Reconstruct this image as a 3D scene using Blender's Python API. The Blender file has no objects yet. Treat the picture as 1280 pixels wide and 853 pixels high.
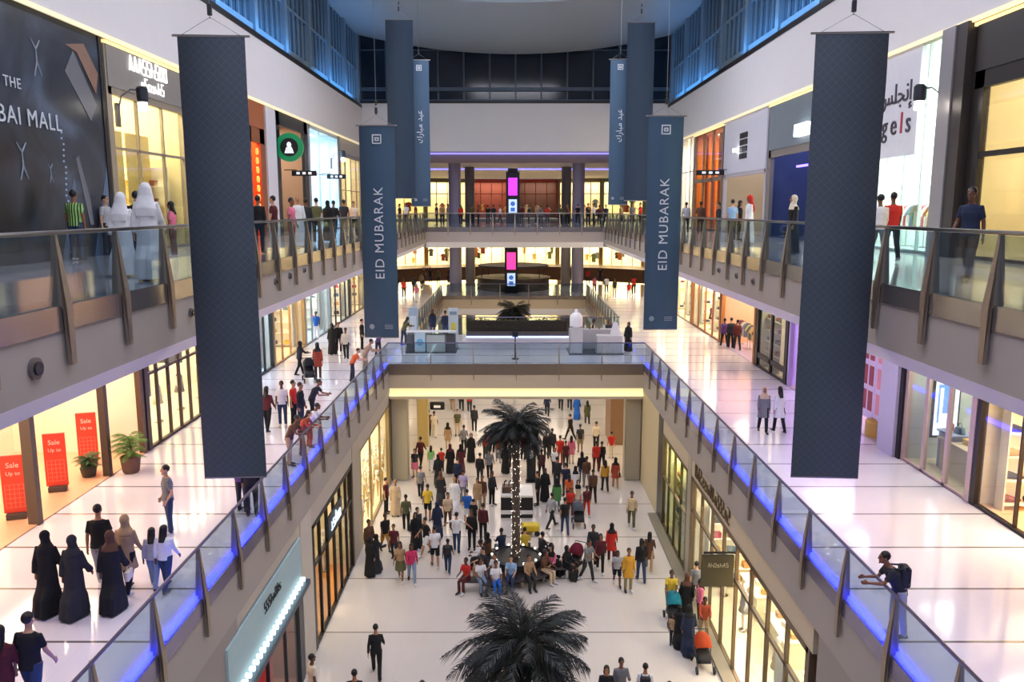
import bpy, bmesh, math, random
from mathutils import Vector, Matrix, Euler
R = math.radians
rnd = random.Random(7)
sc = bpy.context.scene
col = sc.collection

# ---------------------------------------------------------------- camera, world, exposure
PITCH = math.atan(165.5 / 1020)
CAM = Vector((-0.22, 0.0, 7.9))
cd = bpy.data.cameras.new('camera')
cd.lens = 1020 / 1280 * 36
cd.sensor_width = 36
cd.clip_end = 400
cam = bpy.data.objects.new('camera', cd)
cam.location = CAM
cam.rotation_euler = (R(90) - PITCH, 0, 0)
col.objects.link(cam)
sc.camera = cam
sc.view_settings.view_transform = 'Standard'
sc.view_settings.look = 'None'
sc.view_settings.gamma = 1
sc.view_settings.exposure = 0.32
sc.view_settings.use_curve_mapping = False
w = bpy.data.worlds.new('world')
sc.world = w
w.use_nodes = True
w.node_tree.nodes['Background'].inputs[0].default_value = (0.62, 0.62, 0.85, 1)
w.node_tree.nodes['Background'].inputs[1].default_value = 0.35

def lin(c):
    return tuple((v / 12.92 if v <= 0.04045 else ((v + 0.055) / 1.055) ** 2.4) for v in c)
def hx(h):
    return lin(tuple(int(h[i:i + 2], 16) / 255 for i in (0, 2, 4)))

def area(name, loc, sx, sy, power, color='ffffff', rot=(0, 0, 0), spread=180):
    l = bpy.data.lights.new(name, 'AREA')
    l.shape = 'RECTANGLE'; l.size = sx; l.size_y = sy
    l.energy = power; l.color = hx(color); l.spread = R(spread)
    o = bpy.data.objects.new(name, l)
    o.location = loc; o.rotation_euler = rot
    col.objects.link(o)
    return o
ZU, ZM, ZG = 6.55, 0.0, -6.4          # floor heights of the three storeys
HW, WW = 6.6, 12.2                    # half width of the atrium void, half width to the shopfronts
# skylight panels high over the atrium (cool), and soffit lights over the walkways
for y, e in ((3, 1100), (15, 1100), (27, 950), (42, 1500)):
    area('skylight_lamp', (0, y, 20.6), 9, 7, e, 'eef0ff')
for y in (40, 58):                     # blue uplight washing the ceiling from both window sills
    for s in (-1, 1):
        area('blue_cove_lamp', (s * 11.6, y, 16.2), 0.4, 12, 190, '62b4ff', rot=(R(180), R(s * 25), 0))
for s in (-1, 1):
    for y in (12, 24, 36, 48, 60, 71):
        area('soffit_lamp', (s * 9.4, y, 4.98), 2.6, 6, 60, 'f0e6ff' if s < 0 else 'e2d6ff')
for y in (52, 68, 85, 100):
    area('soffit_lamp', (0, y, -1.95), 9, 5, 200, 'fff3e4')
area('soffit_lamp', (0, 46, -1.95), 9, 5, 260, 'fff0dc')
for y in (72, 84):
    area('soffit_lamp', (0, y, 12.2), 14, 4, 170, 'e6dcff')
area('soffit_lamp', (0, 82, 4.95), 14, 5, 150, 'fff0dc')

# ---------------------------------------------------------------- materials
MC = {}
def M(h, rough=0.6, metal=0.0, emit=0.0, var=0.06, scale=6.0, bump=0.0, name=None):
    """procedural: flat hue with fine noise variation in colour and roughness"""
    key = (h, rough, metal, emit, var, scale, bump)
    if key in MC: return MC[key]
    m = bpy.data.materials.new(name or 'surface_' + h)
    m.use_nodes = True
    nt = m.node_tree; n = nt.nodes; b = n['Principled BSDF']
    c = hx(h)
    tc = n.new('ShaderNodeTexCoord'); no = n.new('ShaderNodeTexNoise')
    no.inputs['Scale'].default_value = scale; no.inputs['Detail'].default_value = 3
    nt.links.new(tc.outputs['Object'], no.inputs['Vector'])
    mx = n.new('ShaderNodeMix'); mx.data_type = 'RGBA'
    mx.inputs[6].default_value = tuple(v * (1 - var) for v in c) + (1,)
    mx.inputs[7].default_value = tuple(min(1, v * (1 + var)) for v in c) + (1,)
    nt.links.new(no.outputs['Fac'], mx.inputs[0])
    nt.links.new(mx.outputs[2], b.inputs['Base Color'])
    b.inputs['Roughness'].default_value = rough
    b.inputs['Metallic'].default_value = metal
    if emit:
        b.inputs['Emission Color'].default_value = c + (1,)
        b.inputs['Emission Strength'].default_value = emit
    if bump:
        bp = n.new('ShaderNodeBump'); bp.inputs['Strength'].default_value = bump
        nt.links.new(no.outputs['Fac'], bp.inputs['Height']); nt.links.new(bp.outputs[0], b.inputs['Normal'])
    MC[key] = m
    return m

def glass_mat(tint='dfeaf0', gloss=0.10, name='clear_glass'):
    m = bpy.data.materials.new(name); m.use_nodes = True
    nt = m.node_tree; n = nt.nodes; n.clear()
    out = n.new('ShaderNodeOutputMaterial'); t = n.new('ShaderNodeBsdfTransparent'); g = n.new('ShaderNodeBsdfGlossy')
    t.inputs[0].default_value = hx(tint) + (1,); g.inputs['Roughness'].default_value = 0.04
    fr = n.new('ShaderNodeLayerWeight'); fr.inputs['Blend'].default_value = 0.35
    mp = n.new('ShaderNodeMath'); mp.operation = 'MULTIPLY_ADD'
    mp.inputs[1].default_value = 0.22; mp.inputs[2].default_value = gloss * 0.5
    nt.links.new(fr.outputs['Fresnel'], mp.inputs[0])
    mx = n.new('ShaderNodeMixShader')
    nt.links.new(mp.outputs[0], mx.inputs[0]); nt.links.new(t.outputs[0], mx.inputs[1]); nt.links.new(g.outputs[0], mx.inputs[2])
    nt.links.new(mx.outputs[0], out.inputs[0])
    return m
GLASS = glass_mat()
SHOPGLASS = glass_mat('f2f6f6', 0.05, 'shop_glass')

def floor_mat(name, h, off, step, rough=0.12, tile=True, line='6d655f'):
    """polished stone slabs with a dark inlaid strip across the walk every few metres"""
    m = bpy.data.materials.new(name); m.use_nodes = True
    nt = m.node_tree; n = nt.nodes; b = n['Principled BSDF']; L = nt.links.new
    geo = n.new('ShaderNodeNewGeometry'); sp = n.new('ShaderNodeSeparateXYZ'); L(geo.outputs['Position'], sp.inputs[0])
    def mth(op, a, bb=None, c=None):
        q = n.new('ShaderNodeMath'); q.operation = op
        for i, v in enumerate((a, bb, c)):
            if v is None: continue
            if isinstance(v, (int, float)): q.inputs[i].default_value = v
            else: L(v, q.inputs[i])
        return q.outputs[0]
    def grid(coord, o, s, wd):
        t = mth('MODULO', mth('ADD', coord, 1000 * s - o), s)
        return mth('LESS_THAN', t, wd)
    ln = grid(sp.outputs['Y'], off, step, 0.07)
    fine = mth('MAXIMUM', grid(sp.outputs['Y'], off, step / 3, 0.008), grid(sp.outputs['X'], 0.3, 0.7, 0.008))
    no = n.new('ShaderNodeTexNoise'); no.inputs['Scale'].default_value = 0.35; no.inputs['Detail'].default_value = 6
    L(geo.outputs['Position'], no.inputs['Vector'])
    c = hx(h)
    mx = n.new('ShaderNodeMix'); mx.data_type = 'RGBA'
    mx.inputs[6].default_value = tuple(v * 0.90 for v in c) + (1,); mx.inputs[7].default_value = tuple(min(1, v * 1.05) for v in c) + (1,)
    L(no.outputs['Fac'], mx.inputs[0])
    m2 = n.new('ShaderNodeMix'); m2.data_type = 'RGBA'; m2.inputs[7].default_value = tuple(v * 0.72 for v in c) + (1,)
    L(mth('MULTIPLY', fine, 0.35), m2.inputs[0]); L(mx.outputs[2], m2.inputs[6])
    m3 = n.new('ShaderNodeMix'); m3.data_type = 'RGBA'; m3.inputs[7].default_value = hx(line) + (1,)
    L(ln, m3.inputs[0]); L(m2.outputs[2], m3.inputs[6])
    L(m3.outputs[2], b.inputs['Base Color'])
    b.inputs['Roughness'].default_value = rough
    b.inputs['Coat Weight'].default_value = 0.3; b.inputs['Coat Roughness'].default_value = 0.05
    return m
F_MID = floor_mat('polished_white_marble', 'ebe4ea', 13.95, 2.13)
F_GR = floor_mat('polished_cream_marble', 'd8cfc6', 25.9, 4.1, rough=0.2, line='8d8378')
F_UP = floor_mat('polished_grey_marble', 'cfc8c4', 13.0, 3.5)

WHITE = M('e6e4e6', 0.7, var=0.02, scale=1.5)
GREYP = M('a39c98', 0.55, var=0.06, scale=0.8)
BEIGEP = M('c9baa0', 0.55, var=0.05, scale=0.8)
STEEL = M('a8a29c', 0.28, 1.0, var=0.12, scale=3)
DSTEEL = M('5a5148', 0.42, 0.85, var=0.1, scale=5)
POSTM = M('9c8f80', 0.4, 0.7, var=0.1, scale=5)
BLACK = M('17171a', 0.45)
DFRAME = M('2c2a2b', 0.4, 0.3)
BLUE_LED = M('3638ff', 0.5, emit=9.0, name='blue_led')

# ---------------------------------------------------------------- mesh helpers
def new_obj(name, bm_or_me, mat, parent=None, smooth=False):
    if isinstance(bm_or_me, bmesh.types.BMesh):
        me = bpy.data.meshes.new(name)
        bmesh.ops.recalc_face_normals(bm_or_me, faces=bm_or_me.faces)
        if smooth:
            for f in bm_or_me.faces: f.smooth = True
        bm_or_me.to_mesh(me); bm_or_me.free()
    else: me = bm_or_me
    if mat is not None:
        if isinstance(mat, (list, tuple)):
            for q in mat: me.materials.append(q)
        else: me.materials.append(mat)
    o = bpy.data.objects.new(name, me); col.objects.link(o)
    if parent is not None: o.parent = parent
    return o
def B(): return bmesh.new()
def box(bm, x0, x1, y0, y1, z0, z1, mi=0, bev=0.0):
    vs = [bm.verts.new((x, y, z)) for z in (z0, z1) for y in (y0, y1) for x in (x0, x1)]
    fs = []
    for q in ((0, 1, 3, 2), (4, 5, 7, 6), (0, 1, 5, 4), (2, 3, 7, 6), (0, 2, 6, 4), (1, 3, 7, 5)):
        f = bm.faces.new([vs[i] for i in q]); f.material_index = mi; fs.append(f)
    if bev:
        es = set(e for f in fs for e in f.edges)
        bmesh.ops.bevel(bm, geom=list(es), offset=bev, segments=2, affect='EDGES', profile=0.5)
    return bm
def tube(bm, pts, radii, seg=10, ell=1.0, up=None):
    """closed lofted tube through pts; radii floats or (a,b) along (side, up-ish)"""
    pts = [Vector(p) for p in pts]; n = len(pts); rings = []
    ref = Vector(up) if up else None
    for i, p in enumerate(pts):
        if i == 0: d = pts[1] - p
        elif i == n - 1: d = p - pts[i - 1]
        else: d = (pts[i + 1] - p).normalized() + (p - pts[i - 1]).normalized()
        d = d.normalized() if d.length > 1e-9 else Vector((0, 0, 1))
        r0 = ref or (Vector((1, 0, 0)) if abs(d.x) < 0.9 else Vector((0, 1, 0)))
        a = (r0 - d * r0.dot(d)).normalized(); b = d.cross(a)
        r = radii[i]
        ra, rb = (r if isinstance(r, tuple) else (r, r * ell))
        rings.append([bm.verts.new(p + a * (ra * math.cos(t)) + b * (rb * math.sin(t))) for t in [2 * math.pi * k / seg for k in range(seg)]])
    for i in range(n - 1):
        for k in range(seg):
            bm.faces.new((rings[i][k], rings[i][(k + 1) % seg], rings[i + 1][(k + 1) % seg], rings[i + 1][k]))
    bm.faces.new(rings[0][::-1]); bm.faces.new(rings[-1])
    return bm
def lathe(bm, prof, seg=24, cx=0, cy=0, sx=1, sy=1):
    rings = [[bm.verts.new((cx + sx * r * math.cos(2 * math.pi * k / seg), cy + sy * r * math.sin(2 * math.pi * k / seg), z)) for k in range(seg)] for r, z in prof]
    for i in range(len(prof) - 1):
        for k in range(seg):
            bm.faces.new((rings[i][k], rings[i][(k + 1) % seg], rings[i + 1][(k + 1) % seg], rings[i + 1][k]))
    bm.faces.new(rings[0][::-1]); bm.faces.new(rings[-1])
    return bm
def prism(bm, poly, axis, a0, a1):
    """extrude a 2-D polygon along an axis; poly coords are the two other axes in order"""
    def mk(p, a):
        if axis == 'x': return (a, p[0], p[1])
        if axis == 'y': return (p[0], a, p[1])
        return (p[0], p[1], a)
    v0 = [bm.verts.new(mk(p, a0)) for p in poly]; v1 = [bm.verts.new(mk(p, a1)) for p in poly]
    bm.faces.new(v0); bm.faces.new(v1[::-1]); n = len(poly)
    for i in range(n): bm.faces.new((v0[i], v0[(i + 1) % n], v1[(i + 1) % n], v1[i]))
    return bm
def ball(bm, c, rx, ry=None, rz=None, u=12, v=8):
    ry = ry or rx; rz = rz or rx
    r = bmesh.ops.create_uvsphere(bm, u_segments=u, v_segments=v, radius=1)
    for q in r['verts']: q.co = Vector((c[0] + q.co.x * rx, c[1] + q.co.y * ry, c[2] + q.co.z * rz))
    return bm

def thing(name, label, cat, loc=(0, 0, 0), rz=0.0, group=None):
    o = bpy.data.objects.new(name, None); o.empty_display_size = 0.1
    col.objects.link(o); o.location = loc; o.rotation_euler = (0, 0, rz)
    o['label'] = label; o['category'] = cat
    if group: o['group'] = group
    return o
def tag(o, label, cat, group=None):
    o['label'] = label; o['category'] = cat
    if group: o['group'] = group
    return o
def struct(name, bm, m, smooth=False):
    o = new_obj(name, bm, m, None, smooth); o['kind'] = 'structure'; return o
def dup(root, loc, rz=0.0, label=None, group=None, mats=None):
    r = root.copy(); col.objects.link(r); r.location = loc; r.rotation_euler = (0, 0, rz)
    if label: r['label'] = label
    if group: r['group'] = group
    for ch in list(root.children):
        c = ch.copy(); col.objects.link(c); c.parent = r
        for g in ch.children:
            d = g.copy(); col.objects.link(d); d.parent = c
    return r
def text(name, body, size, mat, parent, loc, rot, ext=0.01, spacing=1.0, align='CENTER', bold=0.0):
    cu = bpy.data.curves.new('lettering', 'FONT'); cu.body = body; cu.size = size; cu.extrude = ext
    cu.align_x = align; cu.align_y = 'CENTER'; cu.space_character = spacing; cu.offset = bold; cu.resolution_u = 3
    o = bpy.data.objects.new('lettering', cu); col.objects.link(o)
    bpy.context.view_layer.update()
    dg = bpy.context.evaluated_depsgraph_get()
    me = bpy.data.meshes.new_from_object(o.evaluated_get(dg))
    bpy.data.objects.remove(o); me.materials.clear(); me.materials.append(mat)
    q = bpy.data.objects.new(name, me); col.objects.link(q); q.location = loc; q.rotation_euler = rot
    if parent is not None: q.parent = parent
    return q
# where a spot seen in the photograph lies on a floor of height z
def at(px, py, z):
    x = (px - 640) / 1020; y = (426.5 - py) / 1020
    d = Vector((x, math.cos(PITCH) + y * math.sin(PITCH), -math.sin(PITCH) + y * math.cos(PITCH)))
    t = (z - CAM.z) / d.z
    return CAM + d * t
def at_depth(px, Y, z):
    """the point at distance Y on height z seen in image column px"""
    d = Y * math.cos(PITCH) + (CAM.z - z) * math.sin(PITCH)
    return Vector((CAM.x + (px - 640) / 1020 * d, Y, z))

# ---------------------------------------------------------------- the building shell
YB, YE, YF = 41.3, 51.3, 74.7          # front and back of the bridge, far end of the middle void
YU = 61.0                              # far end of the upper void
YW = 66.5                              # bulkhead wall under the back clerestory
YR = 113.0                             # rim of the round court far behind
struct('floor', box(B(), -26, 26, -4, 125, ZG - 0.3, ZG), F_GR)
def slab(name, x0, x1, y0, y1, z, m, t=0.3): return struct(name, box(B(), x0, x1, y0, y1, z - t, z), m)
for s in (-1, 1):
    a, b = sorted((s * HW, s * 17))
    slab('floor', a, b, -2, YF, ZM, F_MID)
    slab('floor', a, b, -2, YU, ZU, F_UP)
slab('floor', -HW, HW, YB, YE, ZM, F_MID)
slab('floor', -26, 26, YF, 86, ZM, F_MID)
slab('floor', -26, 26, YU, 86, ZU, F_UP)
# fascias along the two long sides, and soffits
for i, s in enumerate((-1, 1)):
    side = ('left', 'right')[i]
    def sb(bm, n0, n1, y0, y1, z0, z1):
        a, b = sorted((s * n0, s * n1)); return box(bm, a, b, y0, y1, z0, z1)
    # upper gallery: grey panel, then a white splayed return
    struct('trim_1', sb(B(), HW - 0.02, HW + 0.25, -2, YU, 5.38, 6.22), GREYP)
    pr = [(s * (HW - 0.0), 5.378), (s * (HW + 0.35), 5.02), (s * (HW + 0.6), 5.02), (s * (HW + 0.6), 5.378)]
    struct('trim_2', prism(B(), pr, 'y', -2, YU), WHITE)
    struct('ceiling', sb(B(), HW + 0.6, 17, -2, YF, 5.02, 5.2), WHITE)
    struct('ceiling', sb(B(), HW + 0.6, 17, -2, YB, -2.1, -1.9), WHITE)
    # middle gallery: grey fascia and the beige shop band beneath
    struct('trim_3', sb(B(), HW - 0.02, HW + 0.3, -2, YB, -1.42, -0.32), GREYP)
    struct('trim_4', sb(B(), HW + 0.02, HW + 0.3, 17.2, YB, -2.12, -1.42), BEIGEP if s > 0 else M('b9b0a6', 0.55, var=0.05, scale=0.8))
    struct('trim_3', sb(B(), HW - 0.02, HW + 0.3, YE, YF, -1.42, -0.32), GREYP)
    struct('trim_4', sb(B(), HW, HW + 0.3, YE, YF, -1.9, -1.42), WHITE)
    # bulkhead over the upper shops, running up to the clerestory
    struct('wall_' + side, sb(B(), WW - 0.1, WW + 0.5, -2, YW, 12.85, 15.75), WHITE)
    struct('trim_5', sb(B(), WW - 0.14, WW + 0.1, -2, YW, 15.75, 16.0), DFRAME)
    # pier nearest the camera on the ground storey
    struct('wall_' + side, sb(B(), HW - 0.02, HW + 0.9, 3, 16.8 if s > 0 else 17.6, ZG, -1.42), M('98918c', 0.6, var=0.05, scale=0.7))
    # solid wall well behind the shops
    struct('wall_' + side, sb(B(), 17, 17.3, -2, YW, ZG, 12.85), M('8c8478', 0.7))
    struct('wall_' + side, sb(B(), 12.0, 12.3, 3, 42, ZG, -2.1), M('cfc3ac', 0.7))
    struct('ceiling', sb(B(), WW + 0.52, 17.3, -2, YW, 12.87, 13.0), WHITE)
    struct('trim_19', sb(B(), WW - 0.16, WW - 0.1, -2, YW, 12.80, 12.92), M('f3e2b4', 0.5, emit=0.55, name='cream_cove'))
# bridge fascia, glowing cove and soffit
struct('trim_6', box(B(), -HW, HW, YB - 0.02, YB + 0.25, -1.28, -0.55), BEIGEP)
struct('trim_7', prism(B(), [(YB + 0.30, -1.28), (YB + 0.02, -1.72), (YB + 0.5, -1.72), (YB + 0.5, -1.28)], 'x', -HW, HW), M('f3e3a8', 0.6, emit=0.75, name='warm_lit_cove'))
struct('trim_8', box(B(), -HW, HW, YB - 0.02, YB + 0.35, -1.86, -1.72), BEIGEP)
struct('ceiling', box(B(), -HW - 1, HW + 1, YB + 0.36, YE, -1.9, -1.72), WHITE)
struct('trim_6', box(B(), -HW, HW, YE - 0.2, YE + 0.02, -1.5, -0.3), GREYP)
# far end of the middle void
struct('trim_9', box(B(), -HW, HW, YF - 0.02, YF + 0.25, -1.2, -0.3), BEIGEP)
struct('trim_10', box(B(), -HW, HW, YF - 0.04, YF + 0.6, -1.75, -1.2), WHITE)
struct('ceiling', box(B(), -26, 26, YF + 0.6, 86, -1.9, -1.7), WHITE)
# far end of the upper void
struct('trim_11', box(B(), -HW, HW, YU - 0.02, YU + 0.25, 5.45, 6.25), M('b3a79f', 0.55, var=0.05, scale=0.8))
struct('trim_12', prism(B(), [(YU - 0.02, 5.45), (YU + 0.3, 5.02), (YU + 0.6, 5.02), (YU + 0.6, 5.45)], 'x', -HW, HW), WHITE)
struct('ceiling', box(B(), -26, 26, YU + 0.6, 86, 5.02, 5.2), WHITE)
# back bulkhead and the low soffit behind it, stepped with lilac coves
struct('wall_back', box(B(), -WW - 0.5, WW + 0.5, YW, YW + 0.5, 12.4, 16.1), WHITE)
struct('trim_13', box(B(), -WW, WW, YW - 0.06, YW, 16.1, 16.3), DFRAME)
struct('ceiling', box(B(), -26, 26, YW + 0.5, 77.2, 13.1, 13.3), WHITE)
LILAC = M('8d86ff', 0.5, emit=1.3, name='lilac_cove')
struct('trim_14', box(B(), -20, 20, 77.2, 77.6, 12.1, 13.1), M('a89a8c', 0.6))
struct('trim_15', box(B(), -20, 20, 76.95, 77.2, 12.86, 12.98), LILAC)
struct('ceiling', box(B(), -26, 26, 77.6, 118, 12.1, 12.3), WHITE)
struct('trim_16', box(B(), -20, 20, 88, 88.3, 11.95, 12.1), LILAC)
# closing walls so no outside shows at the far corners
for s in (-1, 1):
    a, b = sorted((s * 26, s * 26.4))
    struct('wall_back', box(B(), a, b, YF, 122, ZG, 12.7), M('c8bda6', 0.7))
    a, b = sorted((s * 17, s * 26))
    struct('wall_back', box(B(), a, b, YW, YW + 0.3, ZG, 12.7), M('c8bda6', 0.7))
# round court: curved slab edges at the two upper storeys and a curved shop wall
def arc_wall(name, r0, r1, z0, z1, m, cy=88.0, a0=-66, a1=66, n=44):
    bm = B(); ring = []
    for k in range(n + 1):
        a = R(a0 + (a1 - a0) * k / n)
        ring.append([bm.verts.new((r * math.sin(a), cy + r * math.cos(a), z)) for r, z in ((r0, z0), (r1, z0), (r1, z1), (r0, z1))])
    for k in range(n):
        for j in range(4): bm.faces.new((ring[k][j], ring[k + 1][j], ring[k + 1][(j + 1) % 4], ring[k][(j + 1) % 4]))
    bm.faces.new(ring[0]); bm.faces.new(ring[-1][::-1])
    return struct(name, bm, m)
arc_wall('trim_17', 25, 30, -1.8, 0.0, M('5a3a28', 0.5, var=0.15, scale=2))
arc_wall('trim_17', 25, 30, 4.9, 6.5, M('a39c98', 0.5))

# ---------------------------------------------------------------- clerestory and ceiling
NIGHT = M('1c2530', 0.12, 0.0, var=0.5, scale=0.5, name='night_window_glass')
SKYB = M('33485a', 0.15, 0.0, var=0.45, scale=0.35, name='blue_evening_glass')
MULL = M('8499a8', 0.4, 0.5)
MULLD = M('4c5966', 0.4, 0.5)
wn = 0
def window(loc_fn, n, step, z0, z1, fr, pane, sub=2):
    """one bay: frame with posts and transoms, glass pane behind. loc_fn(u, depth) -> (x, y)"""
for s in (-1, 1):
    y = -2.0
    while y < YW - 0.5:
        y1 = min(y + 5.2, YW); wn += 1
        bm = B()
        def wb(n0, n1, a, b, c, d):
            p, q = sorted((s * (WW + n0), s * (WW + n1))); box(bm, p, q, a, b, c, d)
        wb(-0.12, 0.25, y, y + 0.5, 16.0, 21.9)
        wb(0.0, 0.12, y + 0.5, y1, 16.0, 16.35); wb(0.02, 0.12, y + 0.5, y1, 18.5, 18.62); wb(0.02, 0.12, y + 0.5, y1, 21.2, 21.9)
        for k in range(1, 5): wb(0.02, 0.12, y + 0.5 + (y1 - y - 0.5) * k / 5 - 0.04, y + 0.5 + (y1 - y - 0.5) * k / 5 + 0.04, 16.0, 21.9)
        f = new_obj('window_%d' % wn, bm, MULL); f['kind'] = 'structure'
        bm = B()
        p, q = sorted((s * (WW + 0.14), s * (WW + 0.2))); box(bm, p, q, y + 0.4, y1, 16.0, 21.9)
        new_obj('pane', bm, SKYB, f)
        y = y1
for k in range(12):
    x0 = -WW + k * (2 * WW / 12); x1 = x0 + 2 * WW / 12; wn += 1
    bm = B()
    box(bm, x0, x0 + 0.12, YW + 0.0, YW + 0.25, 16.3, 22.4)
    for z, h in ((16.3, 0.1), (17.05, 0.28), (20.1, 0.09)): box(bm, x0 + 0.12, x1, YW + 0.02, YW + 0.22, z, z + h)
    f = new_obj('window_%d' % wn, bm, MULLD); f['kind'] = 'structure'
    new_obj('pane', box(B(), x0, x1, YW + 0.26, YW + 0.3, 16.3, 22.4), NIGHT, f)
# ceiling: a broad sheet sagging towards the middle
bm = B(); nx, ny = 24, 6; g = []
for j in range(ny + 1):
    g.append([])
    for i in range(nx + 1):
        x = -WW - 0.6 + (2 * WW + 1.2) * i / nx; y = 50 + (YW - 0.4 - 50) * j / ny
        g[-1].append(bm.verts.new((x, y, 21.35 - 1.6 * max(0, 1 - (x / (WW + 0.6)) ** 2))))
for j in range(ny):
    for i in range(nx): bm.faces.new((g[j][i], g[j][i + 1], g[j + 1][i + 1], g[j + 1][i]))
r = bmesh.ops.extrude_face_region(bm, geom=list(bm.faces))
bmesh.ops.translate(bm, verts=[v for v in r['geom'] if isinstance(v, bmesh.types.BMVert)], vec=(0, 0, 0.3))
struct('ceiling', bm, M('8e9aa6', 0.4, var=0.04, scale=0.5), smooth=False)
struct('ceiling', box(B(), -WW - 0.6, WW + 0.6, -2, 50, 22.0, 22.3), M('b9bec4', 0.6))

# ---------------------------------------------------------------- big round columns
def column(name_label, x, y, z0, z1, r, m):
    bm = B(); lathe(bm, [(r * 1.04, z0), (r * 1.04, z0 + 0.12), (r, z0 + 0.14), (r, z1 - 0.1), (r * 1.03, z1 - 0.09), (r * 1.03, z1)], 28, x, y)
    struct('wall_column', bm, m, smooth=False)
COLM = M('8f8a9c', 0.45, var=0.04, scale=1)
for z0, z1 in ((ZU, 12.1), (ZM, 5.02), (ZG, -1.9)):
    for x in (-5.62, 6.05): column('', x, 78.3, z0, min(z1, 12.1 if z0 == ZU else z1), 0.58, COLM)
    for x in (-4.55, 5.35): column('', x, 85, z0, min(z1, 12.1 if z0 == ZU else z1), 0.5, M('7d7676', 0.5, var=0.04, scale=1))
SQ = M('aea58f', 0.5, var=0.04, scale=0.8)
for s in (-1, 1):
    a, b = sorted((s * 5.75, s * 6.58)); struct('wall_column', box(B(), a, b, YB + 0.4, YB + 1.2, ZG, -1.86, bev=0.03), SQ)
    a, b = sorted((s * 6.2, s * 7.0)); struct('wall_column', box(B(), a, b, YF - 0.8, YF, ZG, -1.9, bev=0.03), SQ)
struct('wall_column', box(B(), -5.95, -5.3, YB + 6.6, YB + 7.3, ZG, -1.9, bev=0.03), M('b9a468', 0.5))
# brown portal box by the right column under the bridge, with a dark doorway
t = thing('passage_portal', 'brown timber clad portal with dark doorway beside the right bridge column', 'portal', (6.5, 48.3, ZG))
new_obj('portal_panel', box(B(), -0.72, 0.35, 0, 2.6, 0, 4.4), M('8a6a50', 0.55, var=0.1, scale=2), t)
new_obj('doorway', box(B(), 0.36, 0.85, 0.1, 2.4, 0, 4.3), BLACK, t)
new_obj('wall_lamp', box(B(), -0.3, 0.1, -0.12, 0, 3.4, 3.65), M('fff6e0', 0.5, emit=4), t)
new_obj('lintel', box(B(), -0.5, 0.25, -0.16, 0, 3.66, 3.9), BLACK, t)

# ---------------------------------------------------------------- glass railings
def railing(label, axis, fixed, u0, u1, z, step, off, sgn, led=False, kick=(0.35, M('a29c98', 0.25, 0.85, var=0.25, scale=0.6)), group=None, rail_h=1.02, postdrop=0.85, postw=0.17, posts=True):
    """axis 'y': runs along y at x=fixed; axis 'x': along x at y=fixed. sgn points into the void"""
    mid = (u0 + u1) / 2
    t = thing('glass_railing', label, 'railing', (fixed, mid, z) if axis == 'y' else (mid, fixed, z), 0, group)
    def bx(bm, n0, n1, a, b, c, d, bev=0):
        n0, n1 = sorted((sgn * n0, sgn * n1))
        if axis == 'y': box(bm, n0, n1, a - mid, b - mid, c, d, bev=bev)
        else: box(bm, a - mid, b - mid, n0, n1, c, d, bev=bev)
        return bm
    bm = B()
    if axis == 'y': tube(bm, [(0, u0 - mid, rail_h), (0, u1 - mid, rail_h)], [0.032] * 2, 8)
    else: tube(bm, [(u0 - mid, 0, rail_h), (u1 - mid, 0, rail_h)], [0.032] * 2, 8)
    new_obj('top_rail', bm, STEEL if z > 3 else M('6a6880', 0.3, 0.9), t)
    new_obj('kick_plate', bx(B(), 0.0, 0.05, u0, u1, -kick[0], 0.0), kick[1], t)
    if led: new_obj('blue_light_strip', bx(B(), -0.16, -0.05, u0, u1, 0.0, 0.07), BLUE_LED, t)
    us = []; u = off
    while u < u1 - 0.2:
        if u > u0 + 0.2: us.append(u)
        u += step
    e = [u0] + us + [u1]
    bm = bx(B(), -0.012, 0.012, -0.5, 0.5, 0.02, rail_h - 0.04)  # unit pane reused at every bay
    gm = None
    for a, b in zip(e[:-1], e[1:]):
        p = new_obj('glass_panel', bx(B(), -0.012, 0.012, a + 0.02, b - 0.02, 0.0, rail_h - 0.04), GLASS, t)
    bm.free()
    if posts:
        me = None
        for u in us:
            if me is None:
                q = B(); w2 = 0.03
                # tapered blade: a point under the rail, broad at floor level, narrowing down the fascia
                for off2 in (0,):
                    poly = [(sgn * -0.05, rail_h + 0.01), (sgn * 0.0, rail_h + 0.01), (sgn * 0.12, -0.05), (sgn * 0.12, -postdrop), (sgn * 0.06, -postdrop), (sgn * 0.06, -0.04), (sgn * -0.10, 0.0)]
                    if axis == 'y':
                        prism(q, poly, 'y', -w2, w2)
                        for v in q.verts:
                            k = max(0.35, min(1.0, (rail_h - v.co.z) / rail_h)) if v.co.z > -0.1 else 0.75
                            v.co.y *= k * postw / 0.06
                    else:
                        prism(q, poly, 'x', -w2, w2)
                        for v in q.verts:
                            k = max(0.35, min(1.0, (rail_h - v.co.z) / rail_h)) if v.co.z > -0.1 else 0.75
                            v.co.x *= k * postw / 0.06
                o = new_obj('post', q, POSTM, t); me = o.data
            else:
                o = new_obj('post', me, None, t)
            o.location = (0, u - mid, 0) if axis == 'y' else (u - mid, 0, 0)
    return t
LILK = M('8b85a0', 0.25, 0.8, var=0.2, scale=0.6)
railing('long glass railing along the left side of the upper gallery', 'y', -HW, 3, YU, ZU, 1.77, 9.72, 1)
railing('long glass railing along the right side of the upper gallery', 'y', HW, 3, YU, ZU, 1.77, 9.72, -1)
railing('glass railing across the far end of the upper void', 'x', YU, -HW, HW, ZU, 1.65, -4.95, -1, postdrop=0.6, postw=0.1)
railing('blue lit glass railing on the left side of the middle gallery before the bridge', 'y', -HW, 3, YB, ZM, 2.13, 5.08, 1, led=True, rail_h=1.1, kick=(0.34, LILK))
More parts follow.
